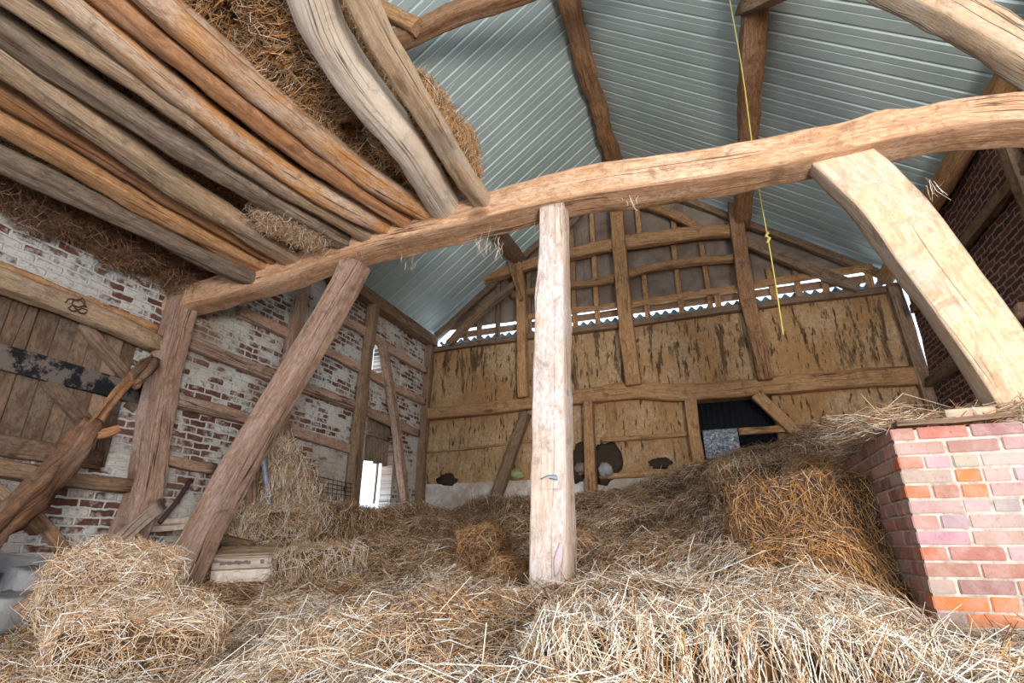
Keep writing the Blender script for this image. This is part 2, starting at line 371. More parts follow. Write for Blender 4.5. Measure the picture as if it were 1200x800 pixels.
Fc = [(j*nx+i, j*nx+i+1, (j+1)*nx+i+1, (j+1)*nx+i) for j in range(len(gy)-1) for i in range(nx-1)]
bed = link('straw_bed', mesh('straw_bed', V, Fc), M_bed)
tag(bed, 'deep bed of trodden straw heaped over the whole barn floor', 'straw', kind='stuff')
# the floor slab beneath
me = mesh('floor', [(-5.4, -3, 0), (3.3, -3, 0), (3.3, 9.3, 0), (-5.4, 9.3, 0), (-5.4, -3, -.2), (3.3, -3, -.2), (3.3, 9.3, -.2), (-5.4, 9.3, -.2)], [(0, 1, 2, 3), (7, 6, 5, 4), (0, 4, 5, 1), (1, 5, 6, 2), (2, 6, 7, 3), (3, 7, 4, 0)])
struct(link('floor', me, flat('packed_earth', (.16, .11, .07)), None, False), 'packed earth floor under the straw', 'floor')

# loose stalks on the bed
K = 215000
u = rng.random(K); r = .95+8.6*u**1.45; a = np.radians(rng.uniform(-68, 30, K)); X = r*np.sin(a); Y = r*np.cos(a)
ok = (X > -5.05) & (X < 2.9) & (Y < 8.9) & ~((X > .84) & (Y > 3.15) & (Y < 4.45)); X = X[ok]; Y = Y[ok]; r = r[ok]; k = len(X)
e = .05; z0 = ground(X, Y); dzx = (ground(X+e, Y)-z0)/e; dzy = (ground(X, Y+e)-z0)/e
Nn = np.stack([-dzx, -dzy, np.ones(k)], 1); Nn /= np.linalg.norm(Nn, axis=1)[:, None]
flow = 1.6*np.sin(X*1.7+.8*np.sin(Y*1.9))+1.2*np.sin(Y*2.3+X)+rng.normal(0, .95, k)
D = np.stack([np.cos(flow), np.sin(flow), dzx*np.cos(flow)+dzy*np.sin(flow)+rng.normal(0, .22, k)], 1)
up = rng.random(k) < .035; D[up, 2] += rng.uniform(.2, 1.0, up.sum())
Ln = rng.gamma(6, .0245, k)*(1+.05*r); Wd = rng.uniform(.0022, .0046, k)*(1+.16*np.clip(r-1, 0, 9))
P = np.stack([X, Y, z0+rng.uniform(-.004, .035, k)+up*.03], 1)
tone = np.sin(X*1.9+Y*1.3)*.5+np.sin(X*.9-Y*2.1+1)*.5+rng.normal(0, .35, k)
far = (r > 3.9)+0.0
Col = palette(k, PALE); Cb = palette(k, BROWN); Cm = palette(k, MIXED)
sel = (tone > .2) & (far == 0); Col[sel] = Cm[sel]; sel = (tone > .72) & (far == 0); Col[sel] = Cb[sel]  # random brown patches, widened to paint darker shadows into the straw
selb = (far == 1) & (rng.random(k) < np.clip((r-3.3)/1.3, 0, .92)); Col[selb] = Cb[selb]
so = (X > .1) & (X < 1.0) & (Y > 3.35) & (Y < 4.9); Co = palette(k, ORANGE_SHADED); Col[so] = Co[so]  # orange stalks by the pier, shade put into their colour
so = (X < -2.2) & (Y < 3.4); so &= rng.random(k) < .5; Col[so] = Cm[so]
tag(stalks('loose_straw', P, Nn, D, Ln, Wd, Col), 'loose pale and brown stalks strewn over the straw bed', 'straw', kind='stuff')

# ---------------------------------------------------------------- bales
def bale_mesh(sx, sy, sz, ks, wts, seed, hang=.0):
    bm = bmesh.new(); bmesh.ops.create_cube(bm, size=1)
    bmesh.ops.subdivide_edges(bm, edges=bm.edges[:], cuts=11, use_grid_fill=True)
    for v in bm.verts:
        p = v.co*2; q = Vector((p.x, p.y, p.z)); m = max(abs(q.x), abs(q.y), abs(q.z))
        ln = (abs(q.x)**7+abs(q.y)**7+abs(q.z)**7)**(1/7); q = q*(m/ln)
        v.co = Vector((q.x*sx/2, q.y*sy/2, q.z*sz/2))
        nn = noise.noise(v.co*6+Vector((seed, 0, 0)))*.035+noise.noise(v.co*17+Vector((seed, 5, 0)))*.014
        v.co += v.co.normalized()*nn
    me = bpy.data.meshes.new('straw_bale'); bm.to_mesh(me); bm.free(); me.shade_smooth(); me.materials.append(M_bed)
    co = np.array([tuple(p.center) for p in me.polygons]); nr = np.array([tuple(p.normal) for p in me.polygons]); ar = np.array([p.area for p in me.polygons])
    i = rng.choice(len(co), ks, p=ar/ar.sum()); P = co[i]+rng.normal(0, .014, (ks, 3)); Nn = nr[i]
    # flakes: stalks mostly in planes across the bale's long axis (x)
    D = rng.normal(0, 1, (ks, 3)); D[:, 0] *= .45; D -= Nn*(D*Nn).sum(1)[:, None]*.8; D += Nn*rng.uniform(-.1, .35, (ks, 1))
    P += Nn*.010
    return me, (P, Nn, D, rng.gamma(5, .022, ks), rng.uniform(.0028, .0055, ks), palette(ks, wts))
def bale(label, loc, rot, size, ks=3800, wts=MIXED, group=None, twine=None, wid=1.0, vert=False):
    me, st = bale_mesh(*size, ks, wts, random.random()*50)
    if vert:
        fr_ = st[1][:, 1] < -.5; st[2][fr_] *= np.array([.35, 1, 1.6])
    o = bpy.data.objects.new('straw_bale', me); C.objects.link(o); o.location = loc; o.rotation_euler = rot
    tag(o, label, 'straw bale', group)
    s = stalks('stalks', st[0], st[1], st[2], st[3]*wid, st[4]*wid, st[5], parent=o); s['kind'] = 'stuff'
    if twine:
        for tx in (-size[0]*.22, size[0]*.22):
            hy, hz = size[1]/2+.012, size[2]/2+.012
            t = tube('twine', [(tx, -hy*.93, -hz*.9), (tx, -hy, 0), (tx, -hy*.93, hz*.93), (tx, 0, hz), (tx, hy*.93, hz*.93), (tx, hy, 0), (tx, hy*.93, -hz*.9)], .004, twine)
            t.parent = o
    return o
R = math.radians
bale('wide pale straw bale cut off by the bottom edge, right of the central post', (-.08, 1.80, E-.40), (R(2), R(1), R(12)), (1.0, .55, .36), 28000, PALE, wid=.8, vert=True)
bale('lower of the two stacked straw bales in the bottom left corner', (-2.50, 1.96, E-.50), (R(-3), R(4), R(-38)), (.98, .55, .50), 17000, MIXED, wid=.85)
bale('upper straw bale of the bottom left stack, at the foot of the leaning brace', (-2.86, 2.06, E-.19), (R(-5), R(9), R(-44)), (.56, .46, .28), 12000, MIXED, wid=.85)
bale('flat straw bale behind the wooden crate by the whitewashed wall', PY(303, 617, 4.7)+Vector((.0, .1, .02)), (0, R(3), R(-12)), (.85, .5, .30), 4500, MIXED, wid=1.25)
bale('grey straw bale just right of the small wooden crate', PY(375, 668, 4.2), (R(4), R(-3), R(10)), (.62, .5, .36), 4500, MIXED, wid=1.15)
bale('round-shouldered brown bale below the bright doorway gap', PY(398, 616, 5.9), (R(5), R(4), R(25)), (.8, .5, .42), 3500, BROWN, wid=1.5)
bale('orange bale end standing left of the central post', PY(563, 652, 4.7)+Vector((0, .1, 0)), (R(6), R(3), R(-70)), (.7, .36, .40), 4200, ORANGE_SHADED, wid=1.2)
bale('small orange bale chunk lying against the left foot of the central post', PY(603, 685, 4.0), (R(10), R(22), R(-20)), (.36, .3, .2), 2400, ORANGE_SHADED, wid=1.1)
bale('broken orange bale left of the brick pier, its shade painted in', (.50, 4.05, E+.02), (R(-14), R(-6), R(8)), (.85, .7, .62), 9000, ORANGE_SHADED, wid=1.15)
bale('brown bale below the gable wall, left of the central post', PY(590, 604, 7.6), (R(5), 0, R(15)), (.95, .5, .4), 2800, BROWN, wid=1.8)
bale('brown bale on the heap beside the whitewashed wall corner', PY(474, 610, 7.5), (R(5), 0, R(-15)), (.7, .5, .36), 2400, BROWN, wid=1.8)
bale('dark brown bale edge overhanging on top of the right-hand heap', PY(905, 566, 5.4), (R(6), R(-9), R(5)), (1.0, .6, .36), 4500, BROWN, wid=1.4)

# ---------------------------------------------------------------- walls
def wall(name, p0, du, dv, us, vs, holes, mat, thick, normal, label):
    """grid wall in the plane p0+u*du+v*dv, cells inside holes left out, extruded backwards"""
    us = sorted(set([round(x, 4) for x in us]+[round(x, 4) for h in holes for x in (h[0], h[1])])); vs = sorted(set([round(x, 4) for x in vs]+[round(x, 4) for h in holes for x in (h[2], h[3])]))
    bm = bmesh.new(); G = {}
    for i, uu in enumerate(us):
        for j, vv in enumerate(vs):
            p = Vector(p0)+Vector(du)*uu+Vector(dv)*vv
            edge = any(abs(uu-h[0]) < .01 or abs(uu-h[1]) < .01 or abs(vv-h[2]) < .01 or abs(vv-h[3]) < .01 for h in holes)
            d = noise.noise(p*1.3)*.03+noise.noise(p*4)*.012
            G[i, j] = bm.verts.new(p+Vector(normal)*(0 if edge else d))
    for i in range(len(us)-1):
        for j in range(len(vs)-1):
            cu, cv = (us[i]+us[i+1])/2, (vs[j]+vs[j+1])/2
            if any(h[0] < cu < h[1] and h[2] < cv < h[3] for h in holes): continue
            bm.faces.new([G[i, j], G[i+1, j], G[i+1, j+1], G[i, j+1]])
    bmesh.ops.recalc_face_normals(bm, faces=bm.faces[:])
    f = bm.faces[0] if hasattr(bm.faces, 'ensure_lookup_table') and not bm.faces.ensure_lookup_table() else bm.faces[0]
    if f.normal.dot(Vector(normal)) < 0: bmesh.ops.reverse_faces(bm, faces=bm.faces[:])
    bmesh.ops.delete(bm, geom=[v for v in bm.verts if not v.link_faces], context='VERTS')
    ret = bmesh.ops.extrude_face_region(bm, geom=bm.faces[:])
    ev = [g for g in ret['geom'] if isinstance(g, bmesh.types.BMVert)]
    # the extruded copy becomes the front: push the originals back
    old = [v for v in bm.verts if v not in set(ev)]
    for v in old: v.co -= Vector(normal)*thick
    bmesh.ops.recalc_face_normals(bm, faces=bm.faces[:])
    me = bpy.data.meshes.new(name); bm.to_mesh(me); bm.free()
    return struct(link(name, me, mat, None, False), label, 'wall')
fr = lambda a, b, s: [a+(b-a)*i/int((b-a)/s) for i in range(int((b-a)/s)+1)]
EV = 3.97+E                      # eaves height
XL, XR, YB = -5.13, 2.97, 9.0
# left wall, whitewashed brick: doorway gap, triangular gap above it, boarded door
dA, dB = PX(426, 540, XL), PX(459, 560, XL)
dtop = PX(440, 489, XL).z; dbot = PX(440, 592, XL).z-.3
tA, tB, tt, tb = PX(437, 420, XL).y, PX(450, 420, XL).y, PX(442, 402, XL).z, PX(442, 443, XL).z
doY0, doY1 = -.3, 3.34
dz1 = PX(120, 378, XL).z; dz0 = PX(60, 540, XL).z
holesL = [(dA.y, dB.y, dbot, dtop), (tA, tB, tb, tt), (doY0, doY1, dz0, dz1)]
wall('wall_left', (XL, 0, 0), (0, 1, 0), (0, 0, 1), fr(-2.5, 9.1, .2), fr(0, EV, .2), holesL, M_washed, .22, (1, 0, 0), 'whitewashed brick wall with the boarded door on the left')
wall('wall_right', (XR, 0, 0), (0, 1, 0), (0, 0, 1), fr(-.2, 8.72, .2), fr(0, EV, .2), [], M_dark, .22, (-1, 0, 0), 'unpainted dark red-brown brick wall on the right')
# back wall: clay above, limewashed plinth; opening
o0, o1 = PY(817, 486, YB), PY(908, 486, YB); oz1 = PY(860, 466, YB).z; oz0 = PY(860, 537, YB).z
ztop = PY(780, 381, YB).z+.06; zpl = PY(560, 565, YB).z
wall('wall_back', (0, YB, 0), (1, 0, 0), (0, 0, 1), fr(XL, XR+.05, .12), fr(zpl, ztop, .12), [(o0.x, o1.x, oz0, oz1)], M_clay, .2, (0, -1, 0), 'tan clay daub wall at the back with dark vertical cracks')
wall('wall_back', (0, YB-.04, 0), (1, 0, 0), (0, 0, 1), fr(XL, XR+.05, .2), fr(0, zpl, .2), [], M_plinth, .24, (0, -1, 0), 'limewashed plinth under the clay wall at the back')
# daylight-proof sheet behind the opening, painted black for the unlit interior, and the metal sheet in its foot
def corrugated(name, p0, du, dv, L, H, amp, pitch, mat, nrm, n_per=8):
    k = int(L/pitch*n_per); V = []; Fc = []; p0 = Vector(p0); du = Vector(du).normalized(); dv = Vector(dv).normalized(); nrm = Vector(nrm)
    for s_ in (0, 1):
        for i in range(k+1):
            x = L*i/k; off = amp*math.sin(2*math.pi*x/pitch)-s_*.004
            V += [p0+du*x+nrm*off, p0+du*x+dv*H+nrm*off]
    m = 2*(k+1)
    for i in range(k):
        a = 2*i; Fc += [(a, a+2, a+3, a+1), (m+a, m+a+1, m+a+3, m+a+2), (a, m+a, m+a+2, a+2), (a+1, a+3, m+a+3, m+a+1)]
    Fc += [(0, 1, m+1, m), (2*k, m+2*k, m+2*k+1, 2*k+1)]
    return link(name, mesh(name, V, Fc), mat)
tag(corrugated('corrugated_sheet', (o0.x-.3, YB+.28, 0), (1, 0, 0), (0, 0, 1), o1.x-o0.x+.6, oz1+.3, .02, .09, M_darkin, (0, -1, 0)), 'corrugated sheet painted black as the unlit inside of the clay wall opening', 'corrugated sheet')
f0, f1 = PY(823, 504, YB-.06), PY(869, 535, YB-.06)
bm = bmesh.new(); bmesh.ops.create_grid(bm, x_segments=26, y_segments=18, size=.5)
for v in bm.verts: v.co = Vector((v.co.x*(f1.x-f0.x), noise.noise(v.co*14)*.016, v.co.y*(f0.z-f1.z)))
me = bpy.data.meshes.new('metal_sheet'); bm.to_mesh(me); bm.free(); o = link('metal_sheet', me, M_foil); o.location = (f0+f1)/2
sm = o.modifiers.new('s', 'SOLIDIFY'); sm.thickness = .006
tag(o, 'mottled silver metal sheet standing under the black opening of the clay wall', 'metal sheet')

# ---------------------------------------------------------------- roof
RX, RZ = -1.12, 7.06+E
def roof(name, xe, ze, y0, y1, label, side):
    prof = []; y = y0                                      # box profile, along y
    while y < y1:
        for dy, dz in ((0, 0), (.06, 0), (.065, .004), (.075, .004), (.08, 0), (.195, 0), (.205, .017), (.225, .017), (.24, 0)): prof.append((y+dy, dz))
        y += .25
    V = []; Fc = []; a = Vector((RX, 0, RZ)); b = Vector((xe, 0, ze)); s = (b-a).normalized(); nrm = Vector((0, 1, 0)).cross(s)
    if nrm.z < 0: nrm = -nrm
    cuts = 7
    for q in (0, 1):
        for (yy, dz) in prof:
            for c in range(cuts+1): V.append(a.lerp(b, c/cuts)+Vector((0, yy, 0))+nrm*(dz+q*.003))
    m = len(prof)*(cuts+1); w = cuts+1
    for i in range(len(prof)-1):
        for c in range(cuts):
            k0 = i*w+c; Fc += [(k0, k0+1, k0+w+1, k0+w), (m+k0, m+k0+w, m+k0+w+1, m+k0+1)]
    o = link(name, mesh(name, V, Fc), M_roof, None, False); return struct(o, label, 'roof')
sl = (RZ-EV-.02)/(RX-XL)
roof('ceiling', XL-.45, RZ-sl*(RX-XL+.45), -2.4, 9.35, 'left slope of pale ribbed metal roofing', -1)
sr = (RZ-EV-.02)/(XR-.05-RX)
roof('ceiling', XR+.38, RZ-sr*(XR+.38-RX), -2.4, 9.35, 'right slope of grey ribbed metal roofing', 1)
def zroof(x): return RZ-(sl*(RX-x) if x < RX else sr*(x-RX))
# upper gable sheeting: one structure mesh of separate boards, top edges following the roof
zs = PY(770, 351, 9.1).z
V = []; Fc = []; xs = fr(XL+.25, XR-.25, .42)
for i in range(len(xs)-1):
    x0, x1 = xs[i]-.006, xs[i+1]+.006
    for j, (za, zb) in enumerate(((zs, zs+.63), (zs+.62, zs+1.26), (zs+1.25, zs+1.91), (zs+1.90, 20))):
        t0, t1 = min(zb, zroof(x0)-.07), min(zb, zroof(x1)-.07)
        if t0 <= za+.02 and t1 <= za+.02: continue
        t0 = max(t0, za+.001); t1 = max(t1, za+.001); dy = (i % 2)*.022+(j % 2)*.044; k0 = len(V)
        for yy in (9.12+dy, 9.14+dy): V += [(x0, yy, za), (x1, yy, za), (x1, yy, t1), (x0, yy, t0)]
        Fc += [(k0, k0+1, k0+2, k0+3), (k0+7, k0+6, k0+5, k0+4), (k0, k0+4, k0+5, k0+1), (k0+3, k0+2, k0+6, k0+7), (k0+1, k0+5, k0+6, k0+2), (k0, k0+3, k0+7, k0+4)]
struct(link('wall_gable', mesh('wall_gable', V, Fc), M_panel, None, False), 'brown stained board sheets closing the upper gable', 'wall')
# lean-to roof outside, its wavy edge shows in the daylight gap
tag(corrugated('corrugated_roof_sheet', (XL+.1, 9.24, ztop+.29), (1, 0, 0), (0, .985, -.17), XR-XL-.2, 1.6, .035, .15, M_teal, (0, .17, .985)), 'blue-grey corrugated sheet edge showing in the daylight gap over the clay wall', 'corrugated sheet')

# ---------------------------------------------------------------- main frame
YT = 3.6
tie_px = [(196, 360, .25, .26), (300, 331, .26, .25), (430, 288, .27, .27), (560, 255, .28, .27), (650, 231, .29, .26), (750, 215, .29, .26), (860, 198, .29, .27), (960, 180, .30, .28), (1050, 161, .29, .26), (1120, 148, .28, .24), (1210, 142, .28, .22), (1300, 147, .28, .22)]
XB_, zB_ = 1.08, 7.06+E-(7.06-3.97-.02)/(2.97-.05+1.12)*(1.08+1.12)-.36
tz = PY(1300, 147, YT).z
T('tie_beam', [PY(a, b, YT) for a, b, _, _ in tie_px]+[(2.93, YT, tz-.12)], [x[2] for x in tie_px]+[.28], [x[3]*.97 for x in tie_px]+[.22], 'tie',
  'long curved peach-coloured oak tie beam crossing the whole barn', 'beam', r=.13, wob=.014, step=.07,
  knots=((.80, 1, 1, .03), (.35, 1, -.2, .015)))
pc = T('central_post', [PY(649, 722, YT-.03)-Vector((0, 0, .3)), PY(649, 712, YT-.03), PY(648, 480, YT-.02), PY(649.5, 243, YT)], [.25, .245, .225, .205], [.24, .24, .22, .20], 'post',
  'pale upright oak post standing in the straw at the centre under the tie beam', 'post', ref=(0, 1, 0), r=.12, wob=.010, step=.09)
bp = [PY(x, y, YT-.165) for x, y in [(634, 561), (640, 557), (648, 558), (655, 556), (653, 562), (644, 560)]]
b_ = tube('blue_mark', bp, .004, M_blue, None); b_.parent = pc; b_.location = b_.location-pc.location
pk = [PY(x, y, YT-.160) for x, y in [(658, 636), (654, 655), (651, 675)]]
b_ = timber('pink_stain', pk, [.02, .05, .015], .012, M_pink, ref=(0, 1, 0), r=.9, wob=0, step=.02); b_.parent = pc; b_.location = b_.location-pc.location
T('leaning_brace', [PY(200, 700, YT-.05), PY(262, 580, YT-.02), PY(330, 462, YT), PY(380, 378, YT), PY(420, 308, YT)], [.23, .22, .22, .21, .2], [.24, .22, .21, .20, .2], 'rose',
  'long rosy oak brace leaning from straw to the left half of the tie beam', 'brace', ref=(0, 1, 0), r=.12, wob=.012, step=.08)
T('curved_brace', [PY(972, 180, YT), PY(1030, 232, YT), PY(1090, 312, YT), PY(1140, 380, YT), PY(1190, 455, YT), PY(1225, 510, YT)], [.33, .345, .34, .33, .31, .3], [.15, .155, .16, .16, .16, .16], 'brace',
  'broad pale curved brace dropping from the tie beam to the brick pier on the right', 'brace', ref=(0, 1, 0), r=.08, wob=.01, step=.07)
T('wall_post', [PX(145, 640, -4.95), PX(166, 585, -4.95), PX(182, 490, -4.95), PX(206, 382, -4.95), PX(229, 312, -4.95), PX(245, 262, -4.95)], [.24, .24, .23, .22, .2, .2], .22, 'rose',
  'stout rosy oak post on the left wall carrying the end of the tie beam', 'post', ref=(0, 1, 0), r=.1)
T('principal_strut', [(XB_, YT, zB_), PY(1028, -28, YT), PY(1120, 17, YT), PY(1200, 66, YT), (2.62, YT, tz+.02)], [.2, .22, .24, .25, .25], .22, 'brace',
  'thick tan strut cutting across the top right corner above the tie beam', 'strut', ref=(0, 1, 0), r=.3, wob=.02)
T('collar_beam', [PY(430, 60, YT), PY(480, 42, YT), PY(540, 14, YT), PY(600, -6, YT), PY(760, -75, YT), PY(900, -150, YT)], .2, [.14, .16, .17, .17, .17, .16], 'purlin',
  'red-brown collar beam crossing the top edge left of the ridge beam', 'beam', r=.4, wob=.015)
T('strut_stub', [PY(425, -2, YT-.15), PY(460, 18, YT-.12), PY(490, 33, YT-.1)], .13, .15, 'gable', 'short squared tan timber end poking out of the loft hay at the top', 'beam', r=.12)
# ridge and purlins, running along the barn
def along(x, z, y0, y1, j=.02):
    return [(x+random.uniform(-j, j), y0+(y1-y0)*i/5, z+random.uniform(-j, j)) for i in range(6)]
a0, a1 = PY(666, 15, 4.8), PY(721, 197, 9.05)
zA = RZ-.21
T('ridge_beam', along(RX+.03, zA, -2.4, 9.05), .24, .24, 'purlin', 'rough red-brown ridge beam running under the peak of the metal roof', 'beam', r=.22, wob=.035, step=.08)
XB = .98; zB = zroof(XB)-.19
T('purlin', along(XB, zB, -2.4, 9.05, .015), .24, .24, 'purlin', 'squared brown purlin under the right roof slope beside the yellow twine', 'beam', r=.1, wob=.02)
XP = -3.15; zP = zroof(XP)-.2
T('purlin', along(XP, zP, 3.0, 9.05, .015), .22, .22, 'dim', 'brown purlin under the left roof slope meeting the gable post', 'beam', r=.1)
T('eave_plate', along(XR-.14, EV-.13, -.2, 8.95, .02), .2, .2, 'gable', 'round log eave plate along the top of the dark brick wall', 'beam', r=.6)
T('eave_plate', along(XL+.12, EV-.14, 3.0, 8.95, .012), .2, .2, 'dim', 'brown eave plate along the top of the whitewashed wall', 'beam', r=.12)
T('wind_brace', [PY(868, 12, 4.6), PY(905, -3, 4.3), PY(960, -30, 4.0)], .1, .12, 'dim', 'small brown brace end touching the right purlin at the top edge', 'brace', r=.15)

# ---------------------------------------------------------------- loft poles
poles = [
 ([(60, 214), (285, 322)], .15, 'darkg', 'thin dark grey loft pole, lowest one next to the whitewashed wall', .5),
 ([(0, 140), (110, 204), (297, 306)], .175, 'gable', 'pale tan loft pole, second from the whitewashed wall', .45),
 ([(0, 103), (150, 198), (318, 297)], .16, 'rust', 'rust-brown loft pole between the tan pole and the grey split one', .7),
 ([(0, 66), (160, 182), (335, 297)], .18, 'grey', 'grey split loft pole with a ragged lengthwise crack', .35),
 ([(0, 30), (150, 134), (300, 222), (398, 280)], .165, 'darkg', 'dull dark grey flattened loft pole left of the hanging straw tuft', .4),
 ([(0, -12), (150, 86), (300, 196), (425, 272)], .155, 'grey', 'round grey-topped loft pole, fifth from the big white log', .9),
 ([(75, -5), (180, 83), (310, 183), (445, 265)], .175, 'orange', 'long cracked orange loft pole with a straight dark split', .9),
 ([(128, -5), (220, 72), (330, 160), (470, 256)], .15, 'rust', 'dark orange loft pole with a knot, third left of the big white log', .8),
 ([(165, -15), (230, 42), (320, 120), (400, 185), (492, 245)], .205, 'orange', 'pale-sided orange loft pole bordering the open hay', .9),
 ([(358, -20), (376, 30), (415, 92), (464, 152), (520, 238)], .27, 'white', 'thick bark-free white loft log with a knot near the top', .85),
 ([(415, -20), (446, 40), (492, 120), (532, 185), (562, 232)], .15, 'brace', 'slender pale loft pole furthest right, beside the big white log', .5)]
for px, dd, mt, lab, rr in poles:
    pe = PY(*px[-1], 3.40); pts = []
    for q in px[:-1]: pts.append(PZ(*q, pe.z-E+random.uniform(-.015, .015)))
    d = (pts[0]-(pts[1] if len(pts) > 1 else pe)); d.normalize(); back = pts[0]+d*((pts[0].y+1.6)/max(-d.y, .3)) if pts[0].y > -1.5 else pts[0]
    back.z = pe.z+.03
    ext = pe+(pe-pts[-1]).normalized()*.28; ext.z = pe.z+.02
    T('loft_pole', [back]+pts+[pe, ext], [dd*.98, dd*.96]+[dd*.92]*(len(pts)), [dd*.95, dd*.9]+[dd*.88]*(len(pts)), mt, lab, 'pole', 'poles carrying the hay loft', r=rr, wob=.016, step=.1)
zl = PY(522, 236, 3.4).z+.10
# hay bales lying on the poles
k = 0
hb = [(-1.80, 2.93, .0, 'right-hand hay bale whose cut side hangs past the slender loft pole'), (-1.98, 1.93, .02, 'hay bale at the open edge of the loft beneath the short timber end'),
      (-2.42, 3.06, .03, 'hay bale between the white log and the orange pole, nearest the tie beam'), (-2.50, 2.06, .0, 'hay bale above the middle of the gap beside the white log'),
      (-2.55, 1.06, .03, 'hay bale at the very top of the photo left of the white log'), (-2.02, .96, .03, 'hay bale at the top edge over the knot of the white log'),
      (-3.05, 2.8, .05, 'hay bale resting over the two orange poles near the tie beam'), (-3.05, 1.85, .05, 'hay bale resting over the orange poles near the top edge')]
for x, y, dz, lab in hb:
    zz = zl+.14+dz
    bale(lab, (x, y, zz), (R(random.uniform(-2, 2)), R(random.uniform(-3, 3)), R(90+random.uniform(-4, 4))), (.97, .5, .40), 9000 if x > -2.6 else 4500, HAY, 'hay bales on the loft poles')
def strawpatch(name, n, fn, wts, label, ln=.024, wd=(.003, .006)):
    P, Nn, D = fn(n)
    return tag(stalks(name, P, Nn, D, rng.gamma(5, ln, n), rng.uniform(*wd, n), palette(n, wts)), label, 'straw', kind='stuff')
zleft = PY(310, 300, 3.4).z
def layer(n):
    X = rng.uniform(-5.05, -2.6, n); Y = rng.uniform(-.8, 3.75, n)
    zc = zleft+.02+(X+4.4)/1.8*(zl-zleft-.05)
    P = np.stack([X, Y, zc+.10+rng.uniform(-.05, .05, n)], 1); a = rng.uniform(0, 6.28, n)
    return P, np.tile([0, 0, 1.], (n, 1)), np.stack([np.cos(a), np.sin(a), rng.normal(-.1, .4, n)], 1)
strawpatch('loft_hay_layer', 30000, layer, HAY, 'loose brown hay showing through the gaps between the left loft poles')
V = [(-5.1, -1.6, zleft+.12), (-2.6, -1.6, zl+.12), (-2.6, 3.8, zl+.12), (-5.1, 3.8, zleft+.12)]; V += [(a, b, c+.25) for a, b, c in V]
me = mesh('loft_hay', V, [(3, 2, 1, 0), (4, 5, 6, 7), (0, 1, 5, 4), (1, 2, 6, 5), (2, 3, 7, 6), (3, 0, 4, 7)])
tag(link('loft_hay', me, M_bed, None, False), 'packed hay lying over the left loft poles', 'hay', kind='stuff')
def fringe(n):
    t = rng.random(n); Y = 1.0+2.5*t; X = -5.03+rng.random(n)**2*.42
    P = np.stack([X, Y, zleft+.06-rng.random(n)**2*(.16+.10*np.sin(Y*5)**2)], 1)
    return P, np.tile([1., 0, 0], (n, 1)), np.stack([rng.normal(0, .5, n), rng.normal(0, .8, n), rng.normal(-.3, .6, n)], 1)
strawpatch('hanging_hay', 11000, fringe, (0, .15, .3, 0, 1, 5, .3), 'hay hanging against the whitewashed wall under the loft, its shade painted dark')  # mostly the darkest brown, so the shade under the loft is painted in
tf = PY(370, 280, 3.27); tg = PZ(312, 250, tf.z-E)
def tuft(n):
    t = rng.random(n); B = np.array(tg)[None]*(1-t[:, None])+np.array(tf)[None]*t[:, None]
    P = B+rng.normal(0, 1, (n, 3))*np.array([.06, .05, .04]); return P, np.tile([0, 0, 1.], (n, 1)), rng.normal(0, 1, (n, 3))*np.array([1, .7, .8])
strawpatch('straw_tuft', 10000, tuft, (2, 4, 3, 1, 1.2, .5, 2), 'golden straw tuft bulging down between two loft poles at the tie beam', .018)
def wisps(n):
    P = []; D = []
    for i in range(n):
        c = [(577, 292), (575, 283), (478, 305), (1096, 218), (640, 258), (735, 238), (300, 322), (420, 298), (560, 285)][i % 9]
        p = PY(c[0]+random.gauss(0, 7), c[1]+random.uniform(-6, 8), YT-.12); P.append(p); D.append((random.gauss(0, .35), random.gauss(0, .2), -1))
    return np.array(P), np.tile([0, 1., .1], (n, 1)), np.array(D)
strawpatch('straw_wisps', 80, wisps, PALE, 'thin straw wisps dangling from the underside of the tie beam', .02, (.0025, .004))

# ---------------------------------------------------------------- gable framing
def G(name, pts, w, h, mat, label, cat='post', y=8.93, **k):
    hz = abs(pts[0][0]-pts[-1][0]) > abs(pts[0][1]-pts[-1][1])
    return T(name, [PY(a, b, y) for a, b in pts], w, h, mat, label, cat, ref=(0, 1, 0), **k)
G('gable_beam', [(499, 486), (560, 480), (630, 472), (700, 463), (750, 459), (800, 461), (850, 458), (900, 453), (960, 448), (1020, 443), (1082, 440)], [.2, .21, .22, .22, .25, .26, .27, .26, .26, .28, .26], .2, 'gable', 'wavy golden oak beam spanning the middle of the clay wall', 'beam', r=.25, wob=.02)
G('gable_rail', [(560, 330), (618, 311), (655, 302), (700, 291), (745, 283), (800, 275), (866, 270)], [.16, .2, .2, .22, .24, .24, .22], .18, 'gable', 'thick wavy round rail high in the gable, upper of the two', 'beam', r=.5, wob=.025, y=8.9)
G('gable_rail', [(600, 346), (660, 336), (722, 326), (760, 315), (800, 308), (863, 302)], [.13, .13, .13, .14, .14, .13], .12, 'gable', 'thinner bent rail below the thick rail of the gable', 'beam', r=.4, y=8.92)
G('gable_rail', [(604, 374), (666, 365), (770, 352), (868, 337), (960, 322), (1022, 313)], .10, .09, 'gable', 'straight pale rail at the lower edge of the gable boards', 'beam', r=.1, y=8.98)
T('wall_plate', [(XL+.1, 8.97, ztop+.03), (-3, 8.96, ztop+.04), (-1, 8.97, ztop+.03), (1, 8.96, ztop+.05), (XR-.05, 8.97, ztop+.03)], .14, .1, 'dim', 'dark weathered plate lying along the top of the clay wall', 'beam', r=.2)
G('gable_post', [(604, 296), (611, 340), (612, 400), (614, 466)], [.16, .17, .18, .17], .16, 'gable', 'slender gable post left of the central post', r=.12, y=8.85)
G('gable_post', [(719, 205), (723, 250), (728, 310), (735, 390), (743, 452)], [.22, .24, .24, .25, .25], .2, 'gable', 'tall golden gable post just right of the central post', r=.15, y=8.83)
